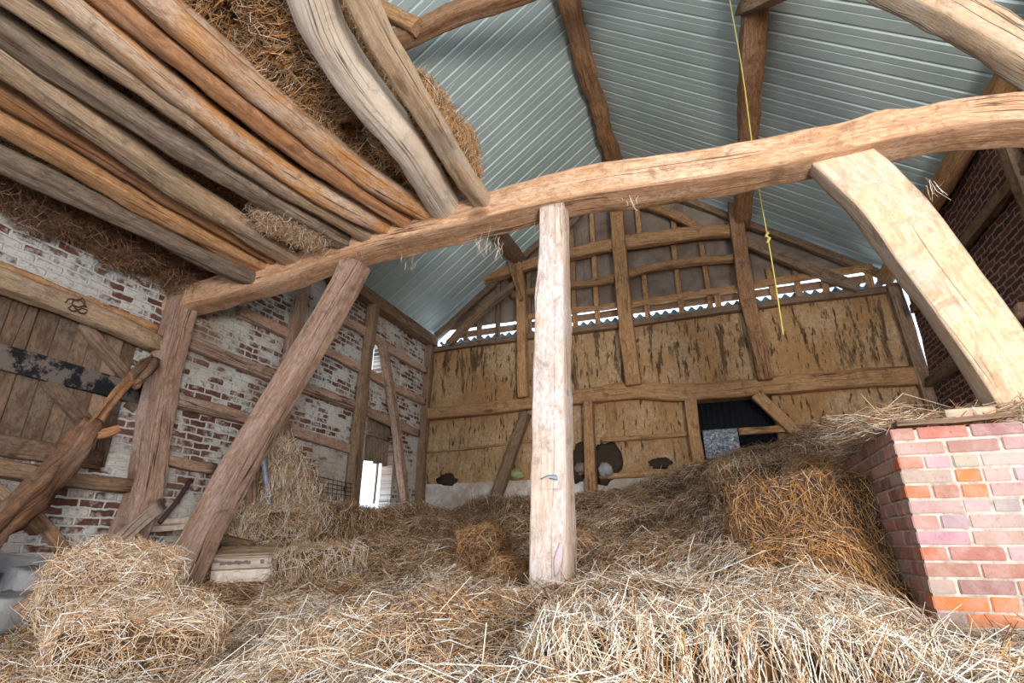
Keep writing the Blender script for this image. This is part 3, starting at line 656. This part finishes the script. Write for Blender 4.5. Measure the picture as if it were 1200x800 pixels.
G('gable_post', [(860, 232), (866, 280), (876, 350), (887, 400), (897, 446)], [.22, .23, .24, .22, .2], .2, 'purlin', 'orange-brown gable post under the right purlin', r=.12, y=8.83)
G('corner_post', [(1046, 333), (1066, 395), (1096, 485), (1110, 530)], .17, .12, 'dim', 'thin greyish post at the right end of the clay wall beside the daylight slit', r=.1, y=8.88)
G('corner_post', [(505, 396), (498, 480), (491, 600)], .15, .14, 'dim', 'brown post in the corner between whitewashed wall and clay wall', r=.12, y=8.88)
G('gable_post', [(690, 470), (691, 520), (694, 592)], [.16, .17, .18], .15, 'gable', 'short post under the gable beam right of the central post', r=.15, y=8.85)
G('gable_post', [(809, 467), (814, 510), (821, 556)], .18, .15, 'gable', 'short post at the left side of the black opening', r=.1, y=8.86)
G('gable_brace', [(617, 484), (600, 530), (574, 605)], [.16, .18, .2], .15, 'dim', 'slanting brown brace left of the central post under the gable beam', 'brace', r=.2, y=8.84)
G('gable_brace', [(886, 462), (912, 487), (940, 513)], .17, .12, 'gable', 'slanting brace right of the black opening', 'brace', r=.12, y=8.86)
G('gable_brace', [(526, 403), (560, 368), (605, 332)], [.14, .15, .13], .12, 'dim', 'bent brace in the left gable corner over the daylight gap', 'brace', r=.3, y=8.86)
G('gable_brace', [(871, 283), (930, 308), (1006, 337)], .15, .12, 'dim', 'long straight strut running down right from the gable post to the wall plate', 'brace', r=.12, y=8.86)
G('gable_brace', [(750, 238), (785, 250), (822, 270)], .14, .12, 'gable', 'pale strut between the tie beam and the thick gable rail', 'brace', r=.12, y=8.86)
G('gable_brace', [(660, 272), (684, 248)], .12, .1, 'dim', 'short pale strut right beside the head of the central post', 'brace', r=.12, y=8.86)
G('gable_brace', [(589, 272), (600, 315), (611, 352)], [.07, .07, .06], .07, 'gable', 'thin leaning batten crossing the slender gable post', 'brace', r=.12, y=8.74)
G('gable_rail', [(705, 515), (760, 512), (808, 508)], .07, .06, 'gable', 'thin lath on the clay between the two short posts, upper one', 'lath', r=.15, y=8.94)
G('gable_rail', [(703, 558), (760, 555), (815, 550)], .08, .06, 'gable', 'thin lath on the clay between the two short posts, lower one', 'lath', r=.15, y=8.94)
G('gable_rail', [(866, 506), (910, 503), (1000, 498)], .10, .08, 'gable', 'pale lath below the black opening running to the right', 'lath', r=.15, y=8.94)
G('gable_rail', [(500, 530), (560, 524), (628, 516)], .035, .04, 'gable', 'narrow lath crossing the clay left of the central post', 'lath', r=.15, y=8.96)
T('gap_board', [(XL+.5, 9.16, zs-.13), (-1, 9.16, zs-.12), (XR-.3, 9.16, zs-.14)], .03, .13, 'plank2', 'pale ochre board behind the studs at the top of the daylight gap', 'board', r=.08, wob=.004)
studs = [(546, 372, 399, 'far left in the gable corner'), (562, 357, 397, 'second from the left gable corner'), (584, 330, 395, 'left of the slender gable post'), (620, 318, 392, 'just left of the central post'),
         (672, 262, 388, 'first right of the central post'), (697, 247, 386, 'second right of the central post'), (748, 236, 280, 'above the thick rail beside the tall post'), (757, 312, 382, 'first right of the tall gable post'),
         (789, 248, 270, 'above the thick rail near the strut'), (795, 288, 378, 'second right of the tall gable post'), (828, 285, 372, 'third right of the tall gable post'), (842, 345, 372, 'short, at the lit gap before the right gable post'),
         (905, 315, 362, 'first right of the right gable post'), (935, 312, 358, 'second right of the right gable post'), (968, 322, 354, 'third right of the right gable post'), (1020, 312, 348, 'last before the right wall')]
for x, y0, y1, where in studs:
    lean = (x-611)*.00067*(y1-y0)
    G('gable_stud', [(x-lean*.5, y0), (x, (y0+y1)/2), (x+lean*.5, y1)], .085, .07, 'dim' if x < 660 else 'gable', 'thin gable stud '+where, 'stud', r=.1, y=9.03, wob=.008)
# verge rafters under the roof along the gable
T('verge_rafter', [(XL+.15, 9.0, zroof(XL+.15)-.13), (-3.1, 9.0, zroof(-3.1)-.13), (RX-.05, 9.0, RZ-.14)], .1, .12, 'dim', 'dark rafter along the left slope of the gable', 'rafter', ref=(0, 0, 1), r=.15)
T('verge_rafter', [(XR-.15, 9.0, zroof(XR-.15)-.13), (1, 9.0, zroof(1)-.13), (RX+.05, 9.0, RZ-.14)], .1, .12, 'dim', 'dark rafter along the right slope of the gable', 'rafter', ref=(0, 0, 1), r=.15)
# stones in the hollows of the clay
def stone(name, loc, s, mat, label):
    bm = bmesh.new(); bmesh.ops.create_icosphere(bm, subdivisions=3, radius=1)
    sd = Vector((random.random()*50, 0, 0))
    for v in bm.verts: v.co *= 1+noise.noise(v.co*1.3+sd)*.45+noise.noise(v.co*4+sd)*.3; v.co = Vector((v.co.x*s[0], v.co.y*s[1], v.co.z*s[2]))
    me = bpy.data.meshes.new(name); bm.to_mesh(me); bm.free(); o = link(name, me, mat); o.location = loc; return tag(o, label, 'stone')
stone('stone', PY(709, 550, 8.9), (.11, .1, .12), M_rubble, 'pale stone in a hollow of the clay right of the short post')
stone('stone', PY(681, 549, 8.9), (.1, .08, .1), flat('brown_stone', (.25, .17, .13)), 'brown stone in the clay left of the short post')
stone('stone', PY(605, 556, 8.9), (.13, .08, .09), flat('mossy_stone', (.33, .34, .14)), 'mossy yellow-green stone low on the clay left of the central post')
def hollow(px, py, w, h, lab):
    o = stone('clay_hollow', PY(px, py, 8.965), (w, .03, h), flat('dark_clay', (.05, .03, .018)), lab); o['category'] = 'hollow'  # flattened near-black lump on the clay face marks the hollow
hollow(710, 543, .24, .34, 'dark broken-out hollow around the pale stone right of the short post')
hollow(679, 542, .2, .3, 'dark broken-out hollow around the brown stone left of the short post')
hollow(524, 562, .2, .1, 'dark ragged hollow low on the clay near the left corner')
hollow(775, 543, .16, .09, 'small dark hollow low on the clay left of the black opening')

# ---------------------------------------------------------------- left wall timbers
def Lw(name, pts, w, h, mat, label, cat='rail', x=-5.06, **k):
    v = abs(PX(*pts[0], x).y-PX(*pts[-1], x).y) < abs(PX(*pts[0], x).z-PX(*pts[-1], x).z)
    return T(name, [PX(a, b, x) for a, b in pts], w, h, mat, label, cat, ref=(1, 0, 0), **k)
Lw('wall_rail', [(385, 365), (432, 392), (450, 405), (499, 434)], .13, .08, 'rose', 'topmost rosy rail on the whitewashed wall near the far corner', r=.1)
Lw('wall_rail', [(280, 364), (335, 390), (400, 420), (456, 451), (497, 471)], .13, .08, 'rose', 'second rail down on the whitewashed wall behind the leaning brace')
Lw('wall_rail', [(212, 397), (310, 437), (400, 470), (490, 508)], .14, .08, 'rose', 'third rail down on the whitewashed wall, from the stout post to the corner')
Lw('wall_rail', [(196, 467), (277, 487), (340, 504), (416, 528)], .13, .08, 'rose', 'fourth rail down on the whitewashed wall, ending at the doorway post')
Lw('wall_rail', [(186, 537), (222, 545), (252, 549)], .10, .08, 'rose', 'lowest faint rail between the stout post and the leaning brace')
Lw('wall_stud', [(356, 330), (345, 390), (332, 470), (322, 545), (318, 585)], .17, .12, 'rose', 'brown upright stud behind the leaning brace', 'post', x=-5.0, r=.12)
Lw('wall_stud', [(439, 352), (430, 420), (420, 500), (411, 600)], [.15, .15, .17, .18], .14, 'dim', 'dark upright post left of the bright doorway gap', 'post', x=-4.98, r=.2)
Lw('wall_brace', [(448, 402), (458, 460), (466, 520), (475, 592)], [.12, .13, .13, .13], .12, 'rose', 'pale brace leaning right of the bright doorway gap', 'brace', x=-4.98, r=.12)
Lw('leaning_board', [(336, 498), (346, 540), (358, 602)], .10, .03, 'dim', 'thin grey board leaning left of the wire mesh', 'board', x=-4.85, r=.1)
# doorway leaf: two grey boards hanging in the upper half
M_leaf = None
d1 = empty('door_2', PX(440, 515, XL-.12)); struct(d1, 'grey board leaf hanging in the bright doorway gap', 'door')
for a, b in (((434, 489), (432, 540)), ((443, 491), (443, 543)), ((452, 494), (453, 546))):
    timber('board', [PX(*a, XL-.12), PX(*b, XL-.12)], .27, .025, W['darkg'], ref=(1, 0, 0), r=.08, parent=d1, wob=.004)
timber('ledge', [PX(430, 506, XL-.09), PX(456, 515, XL-.09)], .07, .03, W['darkg'], ref=(1, 0, 0), r=.1, parent=d1, wob=.004)
timber('bar', [PX(443, 540, XL-.12), PX(438, 590, XL-.12)], .03, .03, W['dim'], ref=(1, 0, 0), r=.1, parent=d1, wob=.004)
# wire mesh basket
wr = empty('wire_mesh', PX(385, 562, -4.93)); tag(wr, 'rusty wire mesh strip standing against the foot of the whitewashed wall', 'wire mesh')
for t in (0, .33, .66, 1): tube('wire', [PX(354, 554+t*18, -4.93), PX(417, 568+t*14, -4.93)], .006, M_iron, wr, 5)
for i in range(13):
    x = 354+i*5.2; y = 553+i*1.15; tube('wire', [PX(x, y, -4.93), PX(x-1, y+20, -4.93)], .005, M_iron, wr, 5)
# boarded door on the left
dr = empty('door_1', (XL, 2.0, dz0)); struct(dr, 'old brown plank door filling the left wall opening', 'door')
y = doY0; i = 0
while y < doY1-.02:
    w = random.choice((.13, .16, .19, .15)); w = min(w, doY1-y)
    timber('plank', [(XL-.03+random.uniform(-.006, .006), y+w/2, dz0), (XL-.03, y+w/2+random.uniform(-.008, .008), dz1+.03)], w-.008, .03, W['plank2'] if random.random() < .28 else W['plank'], ref=(1, 0, 0), r=.06, parent=dr, wob=.003, step=.25)
    y += w
boxb = mesh('seam_light_block', [(XL-.09, a, b) for a in (doY0, doY1) for b in (dz0, dz1)]+[(XL-.07, a, b) for a in (doY0, doY1) for b in (dz0, dz1)], [(0, 1, 3, 2), (4, 6, 7, 5), (0, 4, 5, 1), (2, 3, 7, 6), (0, 2, 6, 4), (1, 5, 7, 3)])  # added dark panel behind the planks, blocks daylight and darkens the seams
o = link('seam_light_block', boxb, flat('dark_light_block', (.06, .04, .03)), None, False); o.parent = dr; o.location = -dr.location
xx = XL+.02
def dpart(nm, a, b, w, mat, th=.05, x=xx): return timber(nm, [PX(*a, x), PX((a[0]+b[0])/2, (a[1]+b[1])/2, x), PX(*b, x)], w, th, mat, ref=(1, 0, 0), r=.1, parent=dr, wob=.006)
t = dpart('ledge', (-60, 402), (165, 462), .19, M_tar); t['label'] = 'black tarred cross board'
dpart('brace', (96, 378), (150, 444), .11, W['plank2'], .04); dpart('brace', (56, 446), (108, 504), .12, W['plank'], .04)
dpart('brace', (150, 480), (205, 400), .10, W['plank'], .04, xx-.01)
dpart('ledge', (-60, 512), (118, 540), .16, W['plank'], .05)
Lw('door_lintel', [(-80, 302), (0, 330), (90, 362), (186, 403)], .15, .14, 'grey', 'rough grey-brown lintel beam over the plank door', 'beam', x=-5.0, r=.3, wob=.02)
Lw('lintel_board', [(-80, 288), (0, 314), (90, 350), (184, 388)], .09, .05, 'gable', 'ochre board lying just above the door lintel', 'board', x=-5.06)
Lw('door_sill', [(-80, 540), (0, 549), (80, 562), (150, 570)], .12, .16, 'dim', 'dusty sill timber covered with chaff under the plank door', 'beam', x=-5.04, r=.2)
knot = tube('rope_knot', [PX(*p, -4.93) for p in [(76, 355), (83, 349), (90, 353), (97, 349), (100, 356), (92, 360), (85, 357), (80, 362), (88, 365), (96, 361), (103, 364), (97, 368), (90, 363), (84, 353), (94, 351), (101, 360)]], .007, M_iron)
tag(knot, 'tangled dark cord knotted on the door lintel', 'cord')
# fallen tree limb
lp = [(-70, 690), (0, 612), (45, 572), (85, 530), (112, 496)]; lx = [-3.5, -3.8, -4.05, -4.25, -4.36]
lb = T('tree_limb', [PX(a, b, c) for (a, b), c in zip(lp, lx)], [.19, .18, .17, .16, .12], [.18, .17, .16, .15, .11], 'bark', 'barky tree limb leaning against the stout post before the plank door', 'log', r=.8, wob=.045, step=.05)
def limb(nm, pts, wd, mt, wob=.02):
    b_ = timber(nm, [PX(*p) for p in pts], wd, [x*.9 for x in wd], W[mt], ref=(1, 0, .2), r=.8, wob=wob, step=.03); b_.parent = lb; b_.location = b_.location-lb.location
limb('bare_branch', [(100, 512, -4.3), (118, 485, -4.4), (140, 458, -4.5), (160, 440, -4.62)], [.11, .075, .07, .08], 'rust')
limb('broken_end', [(152, 450, -4.55), (164, 436, -4.66), (180, 418, -4.8)], [.13, .14, .05], 'bark', .04)
limb('branch_stub', [(106, 508, -4.32), (122, 507, -4.28), (140, 501, -4.24)], [.07, .06, .04], 'rust')
# clutter at the foot of the left wall
T('leaning_plank', [PX(132, 640, -4.2), PX(160, 615, -4.4), PX(190, 590, -4.65)], .10, .03, 'crate', 'pale grey plank lying aslant below the stout post', 'plank', ref=(1, 0, .3), r=.08, wob=.005)
T('crossways_board', [PY(165, 617, 3.75), PY(195, 615, 3.8), PY(238, 611, 3.9)], .03, .11, 'crate', 'pale horizontal board behind the foot of the leaning brace', 'board', ref=(0, 0, 1), r=.08, wob=.004)
tag(tube('iron_bar', [PX(187, 612, -4.75), PX(205, 590, -4.8), PX(223, 563, -4.95)], .022, M_iron, n=8), 'rusty iron bar leaning between the stout post and the leaning brace', 'bar')
tag(tube('steel_pole', [PX(317, 598, -4.62), PX(313, 570, -4.7), PX(306, 515, -4.85)], .035, M_steel, n=12), 'scuffed steel pole standing behind the leaning brace', 'pole')
T('split_log', [PX(296, 600, -4.7), PX(297, 560, -4.8), PX(303, 492, -4.95)], [.12, .12, .08], [.1, .1, .08], 'bark', 'dark split log upright left of the steel pole', 'log', ref=(1, 0, 0), r=.7, wob=.02)
T('old_joist', [PY(245, 630, 4.6), PY(275, 634, 4.55), PY(300, 640, 4.5)], .12, .09, 'dim', 'dark joist end under the flat bale left of the crate', 'beam', r=.15)
T('dark_joist', [PX(-20, 560, -4.4), PX(10, 588, -4.4), PX(45, 622, -4.4)], .07, .09, 'dim', 'thin dark timber sloping across the left edge under the limb', 'beam', ref=(1, 0, 0), r=.2)
T('dark_joist', [PX(34, 598, -4.6), PX(55, 622, -4.6), PX(78, 650, -4.6)], .07, .07, 'dim', 'short dark timber sloping down in front of the brick footing', 'beam', ref=(1, 0, 0), r=.2)
T('straw_covered_plank', [PX(25, 722, -3.3), PX(70, 685, -3.25), PX(112, 646, -3.25)], .11, .08, 'bark', 'dark plank sloping down left from the upper bale of the stack', 'plank', ref=(1, 0, 1), r=.1)
def block(px, py, X, s, rz, lab):
    bm = bmesh.new(); bmesh.ops.create_cube(bm, size=1); bmesh.ops.subdivide_edges(bm, edges=bm.edges[:], cuts=4, use_grid_fill=True)
    for v in bm.verts:
        v.co = Vector((v.co.x*s[0], v.co.y*s[1], v.co.z*s[2])); v.co *= 1+noise.noise(v.co*9+Vector((px, 0, 0)))*.12
    me = bpy.data.meshes.new('rubble_block'); bm.to_mesh(me); bm.free(); o = link('rubble_block', me, M_rubble); o.location = PX(px, py, X); o.rotation_euler = (R(random.uniform(-8, 8)), R(random.uniform(-8, 8)), R(rz)); tag(o, lab, 'stone block')
block(15, 664, -4.85, (.3, .75, .12), 4, 'long whitewashed stone ledge at the left edge of the photo')
block(42, 690, -4.6, (.25, .35, .28), -8, 'squarish pale stone block below the whitewashed ledge')
block(8, 716, -4.4, (.3, .35, .2), 12, 'grey stone block in the dark at the left edge, lowest one')
# straw slumped against the foot of the wall by the steel pole
def slump(n):
    t = rng.random(n); c0 = np.array(PX(330, 520, -4.9)); c1 = np.array(PX(345, 615, -4.55)); B = c0*(1-t[:, None])+c1*t[:, None]
    P = B+rng.normal(0, 1, (n, 3))*(np.array([.05, .05, .05])+t[:, None]*np.array([.13, .22, .03])); P[:, 0] = np.maximum(P[:, 0], -5.05)
    return P, np.tile([1., 0, .3], (n, 1)), np.stack([rng.normal(0, .4, n), rng.normal(0, .5, n), rng.normal(-.8, .5, n)], 1)
strawpatch('slumped_straw', 7000, slump, MIXED, 'straw slumped down the whitewashed wall behind the steel pole', .028, (.005, .009))

# crate
cr = PY(289, 661, 4.0); ce = empty('wooden_crate', cr, (R(11), R(-2), R(36))); tag(ce, 'small grey slatted wooden crate tipped in the straw right of the leaning brace', 'crate')
def cpart(nm, c, s, mat=W['crate'], lab=None):
    a = Vector(c); ax = max(range(3), key=lambda q: s[q]); d = Vector((0, 0, 0)); d[ax] = s[ax]/2
    rest = [q for q in range(3) if q != ax]; ref = Vector((0, 0, 0)); ref[rest[1]] = 1
    o = timber(nm, [a-d, a, a+d], s[rest[0]], s[rest[1]], mat, ref=ref, r=.1, wob=.003, step=.06); loc = o.location.copy(); o.parent = ce; o.location = loc
    return o
for zz, mt in ((.055, 'crate'), (-.055, 'white')): f_ = cpart('front_slat', (0, -.17, zz), (.48, .018, .10), W[mt])
for zz in (.055, -.055):
    cpart('side_slat', (-.235, 0, zz), (.018, .32, .10)); cpart('side_slat', (.235, 0, zz), (.018, .32, .10)); cpart('back_slat', (0, .17, zz), (.48, .018, .10))
for yy in (-.115, 0, .115): cpart('lid_board', (0, yy, .118), (.49, .112, .016), W['grey'])
for sx in (-.225, .225):
    for sy in (-.155, .155): cpart('corner_batten', (sx*.96, sy*.96, 0), (.025, .025, .2))
st_ = []
for nm, marks in (('stamped_text', [(-.17, .018, .03), (-.15, .024, .026), (-.128, .022, .022), (-.105, .026, .03), (-.08, .026, .02), (-.055, .028, .028), (-.03, .026, .03), (-.004, .03, .02), (.022, .024, .03), (.046, .028, .026)]), ('stamped_emblem', [(.15, .03, .034)])):
    bm = bmesh.new()
    for x, w_, h_ in marks:
        q = bmesh.ops.create_cube(bm, size=1)['verts']
        for v in q: v.co = Vector((x+v.co.x*w_, -.1800+v.co.y*.003, .055+v.co.z*h_+.003*math.sin(x*90)))
    me = bpy.data.meshes.new(nm); bm.to_mesh(me); bm.free(); o = link(nm, me, M_ink, None, False); o.parent = ce

# ---------------------------------------------------------------- right wall timbers
def Rw(name, pts, w, h, mat, label, cat='rail', x=XR-.06, **k):
    return T(name, [PX(a, b, x) for a, b in pts], w, h, mat, label, cat, ref=(1, 0, 0), **k)
Rw('wall_rail', [(1270, 112), (1193, 207), (1125, 292), (1070, 362)], .12, .08, 'dim', 'long pale rail high on the dark brick wall')
Rw('wall_rail', [(1200, 362), (1135, 413), (1088, 448)], .13, .08, 'dim', 'rail low on the dark brick wall above the pier')
Rw('wall_stud', [(1176, 160), (1197, 215), (1222, 285)], .15, .1, 'dim', 'upright stud on the dark brick wall at the right edge', 'post', x=XR-.08)

# ---------------------------------------------------------------- brick pier
def M_pier_():
    s = N('lime_washed_red_brick'); at = s.n('Attribute', attribute_name='Col').outputs['Color']; v = s.vec()
    a = s.noise(v, 9, 6, .7); b = s.noise(v, 45, 4, .7)
    col = s.mix(s.math('MULTIPLY', s.ramp(a, [(.42, 0), (.66, 1)]), .45), at, (.54, .40, .36))
    col = s.mix(s.math('MULTIPLY', s.ramp(b, [(.55, 0), (.7, 1)]), .35), col, (.16, .07, .05))
    return s.out(col, b, .6, .006)
M_pier = M_pier_()
M_mort = flat('lime_mortar', (.60, .50, .41), .95, 0, .5, 22)
pz1 = PY(1043, 503, 3.2).z; px0 = PY(1043, 503, 3.2).x; px1 = 2.80
pier = empty('brick_pier', (px0, 3.2, 0)); tag(pier, 'square-built red brick pier with pale mortar at the right edge', 'brick pier')
bm = bmesh.new(); cl = bm.loops.layers.float_color.new('Col'); ch = .0695; D_ = 1.18; lean = .11
reds = [(.46, .20, .14), (.50, .25, .19), (.46, .28, .25), (.54, .35, .30), (.38, .19, .15), (.56, .18, .08), (.42, .29, .27)]
dark_reds = [(.34, .15, .10), (.26, .12, .08), (.42, .22, .15), (.30, .2, .15)]
def brick(x0, x1, y0, y1, z0, z1, c):
    q = bmesh.ops.create_cube(bm, size=1)['verts']; j = [random.uniform(-.003, .003) for _ in range(6)]
    for v in q:
        v.co = Vector((x0+(v.co.x+.5)*(x1-x0), y0+(v.co.y+.5)*(y1-y0), z0+(v.co.z+.5)*(z1-z0)))+Vector((j[0]*.5, j[1], j[2]*.5))+Vector([random.uniform(-.0015, .0015) for _ in range(3)])
    ed = {e_ for v in q for e_ in v.link_edges}
    fs = {f_ for v in q for f_ in v.link_faces}
    c = tuple(min(1, x*random.uniform(.72, .95)) for x in c)
    for f_ in fs:
        for l in f_.loops: l[cl] = (*c, 1)
    r_ = bmesh.ops.bevel(bm, geom=list(ed), offset=.004, segments=2, affect='EDGES')
    for f_ in r_['faces']:
        for l in f_.loops: l[cl] = (*c, 1)
nrow = int((pz1-.85)/ch)
for i in range(nrow):
    z1 = pz1-i*ch; z0 = z1-ch+.011; xs_ = px0+lean*i*ch*0
    ln = [.205, .10] if i % 3 else [.205, .205]; x = px0+(0 if i % 2 else -.0); first = .205 if i % 2 else .10; kx = 0
    while x < px1:
        w = first if kx == 0 else random.choice((.205, .205, .10, .205)); 
        c = random.choice(reds) if not (i in (11, 12) and random.random() < .7) else (.78, .20, .07)
        brick(x, min(x+w, px1), 3.2, 3.2+.10, z0, z1, c); x += w+.013; kx += 1
    y = 3.2+.111; kx = 0
    while y < 3.2+D_:
        w = (.10 if i % 2 else .205) if kx == 0 else .205
        brick(px0, px0+.10, y, min(y+w, 3.2+D_), z0, z1, random.choice(dark_reds+reds[:2])); y += w+.011; kx += 1
me = bpy.data.meshes.new('bricks'); bm.to_mesh(me); bm.free(); o = link('bricks', me, M_pier, None, False); o.parent = pier; o.location = -pier.location
def boxm(name, a, b, mat, par):
    V = [(x, y, z) for z in (a[2], b[2]) for y in (a[1], b[1]) for x in (a[0], b[0])]
    me = mesh(name, V, [(0, 2, 3, 1), (4, 5, 7, 6), (0, 1, 5, 4), (2, 6, 7, 3), (0, 4, 6, 2), (1, 3, 7, 5)]); o = link(name, me, mat, None, False); o.parent = par; o.location = -par.location; return o
boxm('mortar_core', (px0+.007, 3.207, .8), (px1-.01, 3.2+D_-.01, pz1-.008), M_mort, pier)
T('pier_board', [PY(1046, 500, 3.24), PY(1100, 496, 3.24), PY(1180, 489, 3.24)], .16, .022, 'plank2', 'thin board lying along the top of the brick pier', 'board', r=.1)
T('pier_block', [PY(1104, 488, 3.3), PY(1130, 486, 3.3), PY(1162, 484, 3.3)], .1, .05, 'brace', 'short tan wood block on the board of the brick pier', 'wood block', r=.12)
def piertop(n):
    X = px0-.08+rng.random(n)*1.5; Y = 3.24+rng.random(n)*1.2; P = np.stack([X, Y, pz1+.02+rng.random(n)**1.5*(.05+.14*np.clip((Y-3.25), 0, 1)+.05*np.sin(X*9))], 1); a = rng.uniform(0, 6.28, n)
    return P, np.tile([0, 0, 1.], (n, 1)), np.stack([np.cos(a), np.sin(a)*.8, rng.normal(0, .22, n)], 1)
strawpatch('pier_top_straw', 7500, piertop, (2, 3, 3, 1, 1.5, .8, 1.5), 'straw heaped on top of the brick pier', .034, (.0035, .0065))

# ---------------------------------------------------------------- twine
s0, s1 = PY(853, -12, 4.4), PY(918, 392, 4.4)
tw = tube('hanging_twine', [s0, s0.lerp(s1, .3)+Vector((.01, 0, 0)), s0.lerp(s1, .6)+Vector((-.008, 0, 0)), s0.lerp(s1, .85)+Vector((.004, .01, 0)), s1], .0055, M_twine_y, n=6); tag(tw, 'yellow baler twine hanging down beside the right purlin', 'twine')
kp = s0.lerp(s1, .77); kk = tube('knot', [kp+Vector((-.012, 0, -.05)), kp+Vector((.014, 0, 0)), kp+Vector((-.012, .008, .02)), kp+Vector((.012, 0, .05))], .012, M_twine_y, n=6); kk.parent = tw; kk.location = kk.location-tw.location
def bt(pts, lab, rad=.004):
    q = []
    for (px, py, Y) in pts: p = PY(px, py, Y); g = float(ground(np.array([p.x]), np.array([p.y]))[0]); q.append(Vector((p.x, p.y, max(p.z, g+.03))))
    tag(tube('blue_twine', q, rad, M_twine_b, n=6, step=.02), lab, 'twine')
bt([(368, 718, 2.9), (373, 714, 2.9), (378, 717, 2.9), (374, 720, 2.9)], 'tiny curl of blue twine in the straw below the crate', .008)
bt([(884, 752, 1.95), (892, 758, 1.95), (890, 765, 1.95), (898, 762, 1.95)], 'blue twine knot on the straw right of the wide bottom bale', .006)
bt([(925, 760, 1.95), (938, 759, 1.95), (952, 762, 1.95), (962, 760, 1.95)], 'short straight blue twine in the straw at the bottom right')
tag(timber('blue_rag', [PY(190, 632, 3.75), PY(189, 645, 3.72), PY(191, 658, 3.7)], [.02, .05, .03], .02, flat('blue_cloth', (.12, .25, .36)), ref=(0, 1, 0), r=.7, wob=.01, step=.02), 'blue rag hanging in the dark behind the foot of the leaning brace', 'rag')

# ---------------------------------------------------------------- light
w = bpy.data.worlds.new('sky'); sc.world = w; w.use_nodes = True; nt = w.node_tree
bg = nt.nodes['Background']; bg.inputs[0].default_value = (.70, .83, 1, 1); bg.inputs[1].default_value = 2.4
def area(name, loc, tgt, sx, sy, power, col):
    l = bpy.data.lights.new(name, 'AREA'); l.shape = 'RECTANGLE'; l.size = sx; l.size_y = sy; l.energy = power; l.color = col
    o = bpy.data.objects.new(name, l); C.objects.link(o); o.location = loc
    o.rotation_euler = (Vector(tgt)-Vector(loc)).to_track_quat('-Z', 'Y').to_euler(); return o
area('doorway_daylight', (2.7, -2.4, 1.5), (-.9, 5, 2.9), 1.5, 1.8, 640, (1, .97, .94))
